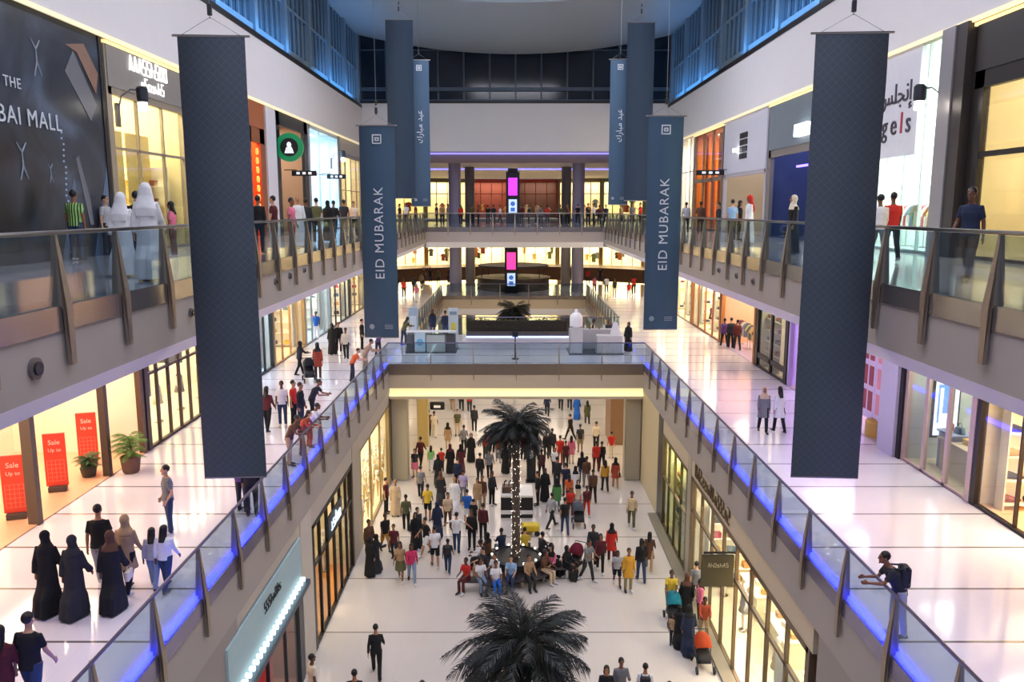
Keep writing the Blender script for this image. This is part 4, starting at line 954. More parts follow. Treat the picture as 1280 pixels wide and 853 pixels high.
# --- shops round the far court, three storeys, each its own bay on the curve
FARC = [('e8d9a0', '6b7458'), ('f2e2b0', '8a8a70'), ('ece0b8', '6a6450'), ('7a3a30', 'a84030'), ('4a2a24', '9a3424'), ('e8d8b0', '8a7a60'), ('f4ecc4', '6d7a68'), ('f6eed0', '707864')]
def far_shops(z0, H, names, cols, watt, rr=30.2):
    n = len(cols)
    for k in range(n):
        a = R(-48 + 96 * (k + 0.5) / n); cx, cy = rr * math.sin(a), 88 + rr * math.cos(a)
        wl, fr = cols[k]; hw = rr * math.sin(R(48 / n)) - 0.05
        t = thing('storefront', names % (('first', 'second', 'third', 'fourth', 'fifth', 'sixth', 'seventh', 'eighth')[k]), 'shop', (cx, cy, z0), -a)
        bm = B(); box(bm, -hw, hw, 3.4, 3.5, 0, H); box(bm, -hw, -hw + 0.08, 0, 3.4, 0, H); box(bm, hw - 0.08, hw, 0, 3.4, 0, H)
        for o_ in (struct('wall_back', bm, M(wl, 0.7, var=0.2, scale=0.8)), struct('floor', box(B(), -hw, hw, -0.3, 3.4, 0, 0.03), M('d8c49c', 0.4)), struct('ceiling', box(B(), -hw, hw, 0.12, 3.4, H - 0.05, H), M('e8e0d0', 0.6))): o_.location = (cx, cy, z0); o_.rotation_euler = (0, 0, -a)
        bm = B(); box(bm, -hw, -hw + 0.25, -0.1, 0.1, 0, H); box(bm, hw - 0.25, hw, -0.1, 0.1, 0, H); box(bm, -hw, hw, -0.1, 0.1, H - 0.5, H)
        for j in (-1, 0, 1): box(bm, j * hw / 2 - 0.05, j * hw / 2 + 0.05, -0.05, 0.05, 0, H)
        box(bm, -hw, hw, -0.05, 0.05, H * 0.62 - 0.05, H * 0.62 + 0.05)
        new_obj('shop_frame', bm, M(fr, 0.5), t)
        area('shop_lamp', (cx + 1.7 * math.sin(a), cy + 1.7 * math.cos(a), z0 + H - 0.3), 2 * hw * 0.8, 2.5, watt, 'fff0d0', rot=(0, 0, -a))
        for j in range(4):
            u = rnd.uniform(-hw + 0.6, hw - 0.6)
            x = cx + u * math.cos(-a) - (-1.6) * 0 + 1.2 * math.sin(a); y = cy + u * math.sin(-a) + 1.2 * math.cos(a)
            goods('garment', rnd.choice(GARM), (x, y, z0 + rnd.uniform(0.3, 1.6)), -a, 'garments in the far court shops', 'garment', 'garments in the far court shops', rnd.uniform(0.9, 1.6))
far_shops(ZU, 5.5, '%s shopfront from the left round the far court, upper storey', FARC, 330)
far_shops(ZM, 4.9, '%s shopfront from the left round the far court, middle storey', [('fff0cc', 'caa868')] * 8, 620)
far_shops(ZG, 4.5, '%s shopfront from the left round the far court, ground storey', [('ffe9b8', 'caa868')] * 8, 600, 32)
# ---------------------------------------------------------------- people
def remesh(bm, vox, smooth=2):
    me = bpy.data.meshes.new('tmp'); bmesh.ops.recalc_face_normals(bm, faces=bm.faces); bm.to_mesh(me); bm.free()
    o = bpy.data.objects.new('tmp', me); col.objects.link(o)
    m = o.modifiers.new('r', 'REMESH'); m.mode = 'VOXEL'; m.voxel_size = vox
    if smooth: s2 = o.modifiers.new('s', 'SMOOTH'); s2.factor = 0.5; s2.iterations = smooth
    bpy.context.view_layer.update(); dg = bpy.context.evaluated_depsgraph_get()
    r = bpy.data.meshes.new_from_object(o.evaluated_get(dg))
    bpy.data.objects.remove(o); bpy.data.meshes.remove(me)
    r.shade_smooth(); r.materials.clear(); return r
POSES = {   # leg L (swing, knee), leg R, arm L (swing, spread, elbow), arm R, lean
    'stand': ((0, 0), (0, 4), (4, 8, 12), (-2, 8, 10), 0),
    'stand_phone': ((2, 3), (-3, 2), (35, 10, 95), (0, 8, 12), 0),
    'walk': ((26, 6), (-18, 16), (-20, 9, 12), (24, 9, 22), 3),
    'walk_small': ((14, 4), (-12, 16), (-12, 8, 14), (14, 8, 20), 2),
    'crossed': ((3, 3), (-4, 3), (38, 4, 100), (34, 4, 104), 0),
    'lean_rail': ((-6, 2), (8, 12), (36, 2, 52), (32, 2, 58), 26),
    'push': ((18, 4), (-14, 14), (38, 4, 44), (38, 4, 44), 6),
    'sit': ((84, 86), (82, 84), (30, 6, 50), (28, 6, 56), 4),
    'arms_out': ((12, 4), (-10, 10), (20, 58, 10), (10, 60, 10), 0),
    'hands_pockets': ((2, 2), (-2, 4), (-8, 16, 40), (-8, 16, 40), 0),
}
JC = {}
def joints(pose):
    if pose in JC: return JC[pose]
    LL, LR, AL, AR, lean = POSES[pose]
    J = {}; pz = 0.94
    up = lambda v: Vector((v.x, v.y * math.cos(R(lean)) + v.z * math.sin(R(lean)), -v.y * math.sin(R(lean)) + v.z * math.cos(R(lean))))
    J['pelvis'] = Vector((0, 0, pz))
    for k, z in (('waist', 0.14), ('chest', 0.34), ('neck0', 0.50), ('neck', 0.575), ('head', 0.69)): J[k] = J['pelvis'] + up(Vector((0, 0.02 if k in ('neck', 'head') else 0, z)))
    for s, nm, L_, A_ in ((-1, 'L', LL, AL), (1, 'R', LR, AR)):
        h = J['pelvis'] + Vector((s * 0.092, 0, -0.02)); a = R(L_[0]); kn = h + Vector((s * 0.01, math.sin(a) * 0.43, -math.cos(a) * 0.43))
        a2 = R(L_[0] - L_[1]); an = kn + Vector((0, math.sin(a2) * 0.42, -math.cos(a2) * 0.42))
        J['hip' + nm], J['knee' + nm], J['ankle' + nm] = h, kn, an
        ft = R(min(25, max(-40, L_[0] - L_[1])) * 0.5) if pose != 'sit' else 0
        J['toe' + nm] = an + Vector((s * 0.02, 0.17 * math.cos(ft), -0.045 + 0.10 * math.sin(ft)))
        J['heel' + nm] = an + Vector((0, -0.055, -0.045))
        sh = J['pelvis'] + up(Vector((s * 0.168, 0, 0.445)))
        a, b, c = R(A_[0]), R(A_[1]), R(A_[0] + A_[2])
        d1 = Vector((s * math.sin(b), math.sin(a) * math.cos(b), -math.cos(a) * math.cos(b)))
        inw = -0.5 if pose in ('crossed',) else (-0.15 if A_[2] > 25 else 0.5 * math.sin(b))
        if pose == 'arms_out': inw = 0.9
        d2 = Vector((s * inw, math.sin(c), -math.cos(c))).normalized()
        el = sh + d1 * 0.285; wr = el + d2 * 0.25
        J['sh' + nm], J['el' + nm], J['wr' + nm], J['hd' + nm] = sh, el, wr, d2
    low = min(J['heelL'].z, J['heelR'].z, J['toeL'].z, J['toeR'].z) - 0.03
    for k in J:
        if not k.startswith('hd'): J[k] = J[k] - Vector((0, 0, low))
    JC[pose] = J; return J
MEC = {}
def body_mesh(pose):
    J = joints(pose); bm = B()
    tube(bm, [J['pelvis'] - Vector((0, 0, .06)), J['pelvis'], J['waist'], J['chest'], J['neck0'] - Vector((0, 0, .03)), J['neck0'] + Vector((0, 0, .02))], [(.12, .09), (.155, .105), (.128, .09), (.16, .11), (.12, .075), (.06, .055)], 14, up=(1, 0, 0))
    hd = J['head']
    tube(bm, [J['neck0'] - Vector((0, 0, .03)), J['neck'], hd - Vector((0, 0, .03))], [.062, .052, .055], 10)
    ball(bm, hd + Vector((0, -.005, .025)), .076, .093, .098, 16, 12); ball(bm, hd + Vector((0, .03, -.045)), .058, .06, .07, 14, 10)
    tube(bm, [hd + Vector((0, .088, .03)), hd + Vector((0, .112, -.012)), hd + Vector((0, .085, -.02))], [.009, .016, .010], 8)
    ball(bm, hd + Vector((0, .082, -.1)), .022, .016, .018, 8, 6); ball(bm, hd + Vector((0, .088, -.055)), .026, .012, .012, 8, 6)
    for s, nm in ((-1, 'L'), (1, 'R')):
        ball(bm, hd + Vector((s * .078, -.005, 0)), .012, .022, .032, 8, 6)
        tube(bm, [J['hip' + nm] + Vector((0, 0, .04)), J['hip' + nm].lerp(J['knee' + nm], .4), J['knee' + nm], J['knee' + nm].lerp(J['ankle' + nm], .35), J['ankle' + nm]], [.085, .078, .054, .055, .036], 10)
        tube(bm, [J['heel' + nm] + Vector((0, 0, .01)), J['ankle' + nm] + Vector((0, .02, -.02)), J['toe' + nm] + Vector((0, -.04, .01)), J['toe' + nm] + Vector((0, .03, 0))], [.028, (.038, .042), (.042, .024), (.028, .016)], 8)
        tube(bm, [J['sh' + nm] + Vector((-s * .05, 0, .0)), J['sh' + nm], J['sh' + nm].lerp(J['el' + nm], .4), J['el' + nm], J['el' + nm].lerp(J['wr' + nm], .35), J['wr' + nm]], [.045, .052, .043, .036, .035, .024], 10)
        d = J['hd' + nm]; w_ = J['wr' + nm]; side = Vector((0, 1, 0)) if abs(d.y) < .8 else Vector((0, 0, 1)); a = (side - d * side.dot(d)).normalized(); nn = d.cross(a)
        if nn.dot(Vector((-s, 0, 0))) < 0: nn = -nn
        tube(bm, [w_, w_ + d * .04, w_ + d * .09], [.024, (.036, .018), (.038, .016)], 8, up=a)
        for k, (o2, ln) in enumerate(((-.03, .055), (-.01, .068), (.011, .064), (.031, .05))):
            b0 = w_ + d * .082 + a * -o2
            tube(bm, [b0, b0 + d * ln * .5 + nn * .004, b0 + d * ln * .9 + nn * .02], [.0098, .0092, .008], 6)
        b0 = w_ + d * .025 + a * .022
        tube(bm, [b0, b0 + d * .03 + a * .028 + nn * .006, b0 + d * .06 + a * .034 + nn * .014], [.013, .011, .009], 6)
    return remesh(bm, .0085, 2)
def shirt_mesh(pose, long=False, tunic=False):
    J = joints(pose); bm = B(); P0 = J['pelvis']
    hem = P0 - Vector((0, 0, .08 if not tunic else .34))
    if pose == 'sit': hem = P0 - Vector((0, 0, .05))
    pts = [hem, P0, J['waist'], J['chest'], J['neck0'] - Vector((0, 0, .05)), J['neck0'] + Vector((0, 0, .005))]
    rr = [(.182, .14), (.175, .13), (.16, .12), (.187, .138), (.168, .105), (.072, .065)]
    if tunic: rr[0] = (.23, .18)
    tube(bm, pts, rr, 16, up=(1, 0, 0))
    for s, nm in ((-1, 'L'), (1, 'R')):
        if long: tube(bm, [J['sh' + nm] + Vector((-s * .07, 0, .01)), J['sh' + nm], J['el' + nm], J['el' + nm].lerp(J['wr' + nm], .9)], [.05, .06, .048, .038], 10)
        else: tube(bm, [J['sh' + nm] + Vector((-s * .07, 0, .01)), J['sh' + nm], J['sh' + nm].lerp(J['el' + nm], .72)], [.05, .06, .055], 10)
    return remesh(bm, .014, 2)
def trousers_mesh(pose, short=False):
    J = joints(pose); bm = B(); P0 = J['pelvis']
    tube(bm, [P0 - Vector((0, 0, .1)), P0 - Vector((0, 0, .02)), P0 + Vector((0, 0, .09))], [(.15, .11), (.172, .125), (.148, .108)], 14, up=(1, 0, 0))
    for s, nm in ((-1, 'L'), (1, 'R')):
        h, k, a = J['hip' + nm], J['knee' + nm], J['ankle' + nm]
        if short: tube(bm, [h + Vector((0, 0, .03)), h.lerp(k, .5), h.lerp(k, .95)], [.1, .097, .085], 10)
        else: tube(bm, [h + Vector((0, 0, .03)), h.lerp(k, .5), k, k.lerp(a, .5), a + (a - k).normalized() * .02], [.1, .088, .068, .064, .055], 10)
    return remesh(bm, .014, 2)
def shoe_mesh(pose, nm):
    J = joints(pose); bm = B()
    tube(bm, [J['heel' + nm] + Vector((0, -.01, .008)), J['ankle' + nm] + Vector((0, .01, -.012)), J['toe' + nm] + Vector((0, -.05, .012)), J['toe' + nm] + Vector((0, .035, .002)), J['toe' + nm] + Vector((0, .05, .0))], [(.032, .032), (.046, .052), (.049, .032), (.042, .025), (.02, .012)], 10)
    return remesh(bm, .012, 1)
def robe_mesh(pose, fem=True):
    J = joints(pose); bm = B(); P0 = J['pelvis']; sit = pose == 'sit'
    ctr = (J['ankleL'] + J['ankleR']) / 2
    rings = []; seg = 28
    stride = abs(J['ankleL'].y - J['ankleR'].y) / 2
    prof = [(Vector((ctr.x, ctr.y, .035)), .25, .19 + stride * .8, 1), (Vector((ctr.x, ctr.y, .3)).lerp(P0, .15), .235, .17 + stride * .6, .8), (P0 - Vector((0, 0, .3)) + Vector((0, ctr.y * .3, 0)), .21, .165, .45), (P0, .19, .145, .2), (J['waist'], .165, .13, .12), (J['chest'], .195, .145, .05), (J['neck0'] - Vector((0, 0, .05)), .165, .11, 0), (J['neck0'] + Vector((0, 0, .01)), .07, .065, 0)]
    if sit:
        kn = (J['kneeL'] + J['kneeR']) / 2
        prof = [(Vector((0, ctr.y, .04)), .24, .16, 1), (Vector((0, ctr.y - .02, kn.z - .1)), .22, .14, .7)] + prof[3:]
    prev = None
    for c, a, b, f in prof:
        ring = []
        for k in range(seg):
            t = 2 * math.pi * k / seg; w2 = 1 + f * (.09 * math.sin(5 * t + 1) + .05 * math.sin(9 * t))
            ring.append(bm.verts.new(c + Vector((a * w2 * math.cos(t), b * w2 * math.sin(t), 0))))
        if prev:
            for k in range(seg): bm.faces.new((prev[k], prev[(k + 1) % seg], ring[(k + 1) % seg], ring[k]))
        else: bm.faces.new(ring)
        prev = ring
    bm.faces.new(prev[::-1])
    if sit: tube(bm, [P0 + Vector((0, -.05, 0)), P0 + Vector((0, .2, 0)), kn + Vector((0, .03, 0))], [(.2, .13), (.21, .12), (.2, .1)], 14, up=(1, 0, 0))
    for s, nm in ((-1, 'L'), (1, 'R')):
        w3 = .075 if fem else .058
        tube(bm, [J['sh' + nm] + Vector((-s * .08, 0, .0)), J['sh' + nm], J['el' + nm], J['el' + nm].lerp(J['wr' + nm], .92)], [.052, .064, .062, w3], 12)
    return remesh(bm, .016, 2)
def skirt_mesh(pose):
    J = joints(pose); bm = B(); P0 = J['pelvis']
    tube(bm, [P0 - Vector((0, 0, .42)), P0 - Vector((0, 0, .2)), P0, P0 + Vector((0, 0, .12))], [(.24, .2), (.21, .16), (.178, .13), (.15, .11)], 16, up=(1, 0, 0))
    return remesh(bm, .014, 2)
def hair_mesh(pose, kind):
    J = joints(pose); h = J['head']; bm = B(); n = J['neck']
    if kind == 'short':
        ball(bm, h + Vector((0, -.018, .04)), .085, .098, .098, 16, 12)
        return remesh(bm, .012, 1)
    if kind == 'long':
        ball(bm, h + Vector((0, -.018, .035)), .09, .1, .1, 16, 12)
        tube(bm, [h + Vector((0, -.03, .02)), n + Vector((0, -.055, 0)), J['chest'] + Vector((0, -.13, .06))], [(.092, .07), (.1, .06), (.07, .03)], 12, up=(1, 0, 0))
        return remesh(bm, .012, 2)
    if kind == 'cap':
        ball(bm, h + Vector((0, -.012, .05)), .088, .1, .085, 16, 12); tube(bm, [h + Vector((0, .06, .06)), h + Vector((0, .16, .05))], [(.07, .012), (.05, .008)], 10, up=(1, 0, 0))
        return remesh(bm, .011, 1)
    if kind == 'hijab':
        ball(bm, h + Vector((0, -.025, .02)), .098, .108, .12, 16, 12)
        tube(bm, [h + Vector((0, -.02, -.05)), n + Vector((0, 0, -.02)), J['neck0'] + Vector((0, 0, -.06)), J['chest'] + Vector((0, 0, .04))], [(.088, .088), (.095, .09), (.19, .13), (.2, .145)], 16, up=(1, 0, 0))
        return remesh(bm, .013, 2)
    if kind == 'ghutra':
        ball(bm, h + Vector((0, -.02, .04)), .1, .11, .105, 16, 12)
        tube(bm, [h + Vector((0, -.04, .05)), n + Vector((0, -.05, 0)), J['chest'] + Vector((0, -.1, .02)), J['chest'] + Vector((0, -.13, -.12))], [(.105, .09), (.14, .08), (.19, .075), (.16, .03)], 16, up=(1, 0, 0))
        return remesh(bm, .013, 2)
def eyes_mesh(pose):
    J = joints(pose); h = J['head']; bm = B()
    for s in (-1, 1): ball(bm, h + Vector((s * .032, .083, .018)), .013, .010, .007, 8, 6); tube(bm, [h + Vector((s * .014, .086, .04)), h + Vector((s * .05, .076, .042))], [.005] * 2, 5)
    me = bpy.data.meshes.new('eyes'); bmesh.ops.recalc_face_normals(bm, faces=bm.faces); bm.to_mesh(me); bm.free(); return me
def mesh(key, fn):
    if key not in MEC:
        m = fn(); m.materials.clear(); m.materials.append(M('808080')); MEC[key] = m
    return MEC[key]
def part(name, me, mat, parent):
    o = bpy.data.objects.new(name, me); col.objects.link(o); o.parent = parent
    o.material_slots[0].link = 'OBJECT'; o.material_slots[0].material = mat
    return o
COLS = dict(black='141416', charcoal='2a2b30', grey='77787c', lightgrey='a9abb0', white='e3e3e6', navy='1c2642', blue='1f5fb4', lightblue='8fb2d8', jeans='2c3f60', palejeans='7f92ac',
    red='c62a22', maroon='561c22', pink='d8718c', hotpink='c23060', orange='d8622c', mustard='c8922c', yellow='dcbc3c', green='4e8a4c', lime='8fd07a', olive='5a5a3a', brown='5c3c2a', tan='a98a68', beige='c9b294', cream='ddd0b8', purple='5a3a78', lilac='b0a2c8', teal='2c6a70', khaki='8d8058', terracotta='a8482e')
NAMEC = dict(lightgrey='light grey', lightblue='light blue', jeans='dark denim', palejeans='pale denim', hotpink='bright pink')
cn = lambda c: NAMEC.get(c, c)
SKIN = [M('8a5a40', .55, var=.04), M('b07c5c', .55, var=.04), M('6a4430', .55, var=.04), M('c99a7c', .55, var=.04)]
HAIRM = M('120e0c', .5, var=.2, scale=30)
cloth = lambda c: M(COLS[c], .85, var=.14, scale=9)
SEEN = {}
def person(loc, rz, outfit, c1, c2, hair, where, pose='stand', h=1.74, who=None, extra=None, group='shoppers in the mall'):
    """outfit: t tee+trousers, l long sleeves+trousers, s tee+shorts, u tunic+trousers, k top+skirt, r robe (c1 robe, c2 scarf)"""
    child = h < 1.45
    ww = who or ('woman' if (hair in ('long', 'hijab')) else 'man')
    if child: ww = {'woman': 'girl', 'man': 'boy'}.get(ww, ww)
    if outfit == 'r':
        desc = 'person in %s robe' % cn(c1) if hair != 'hijab' else 'person in %s abaya' % cn(c1)
        if hair == 'hijab' and c2 != c1: desc += ' and %s headscarf' % cn(c2)
        if hair == 'ghutra': desc = 'person in %s robe and %s headcloth' % (cn(c1), cn(c2))
    else:
        kind = {'t': 'T-shirt', 'l': 'jersey', 's': 'T-shirt', 'u': 'tunic', 'k': 'top'}[outfit]; low = {'t': 'trousers', 'l': 'trousers', 's': 'shorts', 'u': 'trousers', 'k': 'skirt'}[outfit]
        desc = ('child' if child else 'person') + ' in %s %s, %s %s' % (cn(c1), kind, cn(c2), low)
    lab = desc + ', ' + where
    if len(lab.split()) > 16: print('LONG', len(lab.split()), lab)
    if lab in SEEN and 'far behind' not in lab: print('DUP', lab)
    SEEN[lab] = 1
    t = thing('person', lab, 'person', loc, rz, group)
    k = h / 1.76; t.scale = (k * (1.08 if child else 1), k * (1.08 if child else 1), k)
    # long sleeves etc.
    bod = part('body', mesh('b' + pose, lambda: body_mesh(pose)), rnd.choice(SKIN), t)
    if outfit == 'r':
        part('robe', mesh('r%s%d' % (pose, hair == 'hijab'), lambda: robe_mesh(pose, hair == 'hijab')), cloth(c1), t)
    else:
        lg = outfit in 'lu'
        part('tunic' if outfit == 'u' else 'shirt', mesh('s%s%s' % (pose, outfit if outfit in 'lu' else 't'), lambda: shirt_mesh(pose, lg, outfit == 'u')), cloth(c1) if not (extra and 'striped' in extra) else STRIPE, t)
        if outfit == 'k': part('skirt', mesh('k' + pose, lambda: skirt_mesh(pose)), cloth(c2), t)
        else: part('trousers' if outfit != 's' else 'shorts', mesh('p%s%d' % (pose, outfit == 's'), lambda: trousers_mesh(pose, outfit == 's')), cloth(c2), t)
    for nm in 'LR': part('shoe', mesh('sh' + pose + nm, lambda: shoe_mesh(pose, nm)), M('26262a' if rnd.random() < .6 else 'c8c8cc', .5), t)
    if hair in ('hijab', 'ghutra'): part('headscarf', mesh(hair + pose, lambda: hair_mesh(pose, hair)), cloth(c2 if outfit == 'r' else (extra.split('scarf=')[1].split()[0] if extra and 'scarf=' in extra else 'black')), t)
    elif hair == 'cap': part('cap', mesh(hair + pose, lambda: hair_mesh(pose, hair)), cloth('navy'), t)
    elif hair != 'none': part('hair', mesh(hair + pose, lambda: hair_mesh(pose, hair)), HAIRM, t)
    part('eyes', mesh('e' + pose, lambda: eyes_mesh(pose)), BLACK, bod)
    J = joints(pose)
    if extra and 'backpack' in extra:
        c = J['chest'] + Vector((0, -.2, -.03)); bm = B(); box(bm, c.x - .15, c.x + .15, c.y - .1, c.y + .08, c.z - .2, c.z + .2, bev=.05)
        for s in (-1, 1): tube(bm, [c + Vector((s * .1, .05, .17)), c + Vector((s * .11, .2, .17)), c + Vector((s * .12, .33, .0)), c + Vector((s * .1, .12, -.17))], [.018] * 4, 6)
        b = new_obj('backpack', bm, cloth('charcoal'), None)
        b.location = t.location; b.rotation_euler = t.rotation_euler; b.scale = t.scale; tag(b, 'dark backpack worn by the ' + lab[:70].rsplit(' ', 1)[0].rstrip(',').replace('person', 'one'), 'backpack')
        b['label'] = 'dark backpack worn by the ' + desc
        b['group'] = 'backpacks'
    if extra and 'handbag' in extra:
        c = J['wrR'] + Vector((.02, 0, -.22)); bm = B()
        box(bm, c.x - .05, c.x + .05, c.y - .15, c.y + .15, c.z - .12, c.z + .1, bev=.03); tube(bm, [c + Vector((0, -.1, .09)), c + Vector((0, 0, .24)), c + Vector((0, .1, .09))], [.012] * 3, 6)
        bc = 'cream' if 'white' in extra else ('brown' if 'brown' in extra else 'black')
        b = new_obj('handbag', bm, cloth(bc), None); b.location = t.location; b.rotation_euler = t.rotation_euler; b.scale = t.scale
        tag(b, '%s handbag carried by the ' % ('white' if bc == 'cream' else bc) + desc, 'handbag', 'carried handbags')
    return t
def stripe_mat():
    m = bpy.data.materials.new('green_striped_cloth'); m.use_nodes = True; nt = m.node_tree; n = nt.nodes; L = nt.links.new
    tc = n.new('ShaderNodeTexCoord'); wv = n.new('ShaderNodeTexWave'); wv.inputs['Scale'].default_value = 5; wv.bands_direction = 'X'; L(tc.outputs['Object'], wv.inputs['Vector'])
    rp = n.new('ShaderNodeValToRGB'); rp.color_ramp.interpolation = 'CONSTANT'; rp.color_ramp.elements[0].color = hx('1c3a1e') + (1,); rp.color_ramp.elements[1].position = .45; rp.color_ramp.elements[1].color = hx('9ac872') + (1,)
    L(wv.outputs['Fac'], rp.inputs[0]); L(rp.outputs[0], n['Principled BSDF'].inputs['Base Color']); return m
STRIPE = stripe_mat()
FA = {'a': 0, 't': 180, 'l': 90, 'r': -90, 'al': 45, 'ar': -45, 'tl': 135, 'tr': -135}   # away, towards, left, right
def pp(px, py, lv, face, *a, **k):
    z = {'g': ZG, 'm': ZM, 'u': ZU}[lv]; p = at(px, py, z)
    fl = 0.005
    ps = a[4] if len(a) > 4 else ''
    if lv == 'm' and (py > 452 or p.y < YB or p.y > YE):
        lim = HW + (0.47 if ps == 'lean_rail' else 0.36); p.x = math.copysign(max(abs(p.x), lim), p.x)
    return person((p.x, p.y, z + fl), R(FA[face] + rnd.uniform(-12, 12)), *a, **k)
def pu(px, Y, lv, face, *a, **k):
    z = {'g': ZG, 'm': ZM, 'u': ZU}[lv]; p = at_depth(px, Y, z)
    return person((p.x, p.y, z + 0.005), R(FA[face] + rnd.uniform(-12, 12)), *a, **k)
G1 = 'crowd on the ground floor'; G2 = 'visitors on the left middle gallery'; G3 = 'visitors on the right middle gallery'; G4 = 'visitors on the upper gallery'
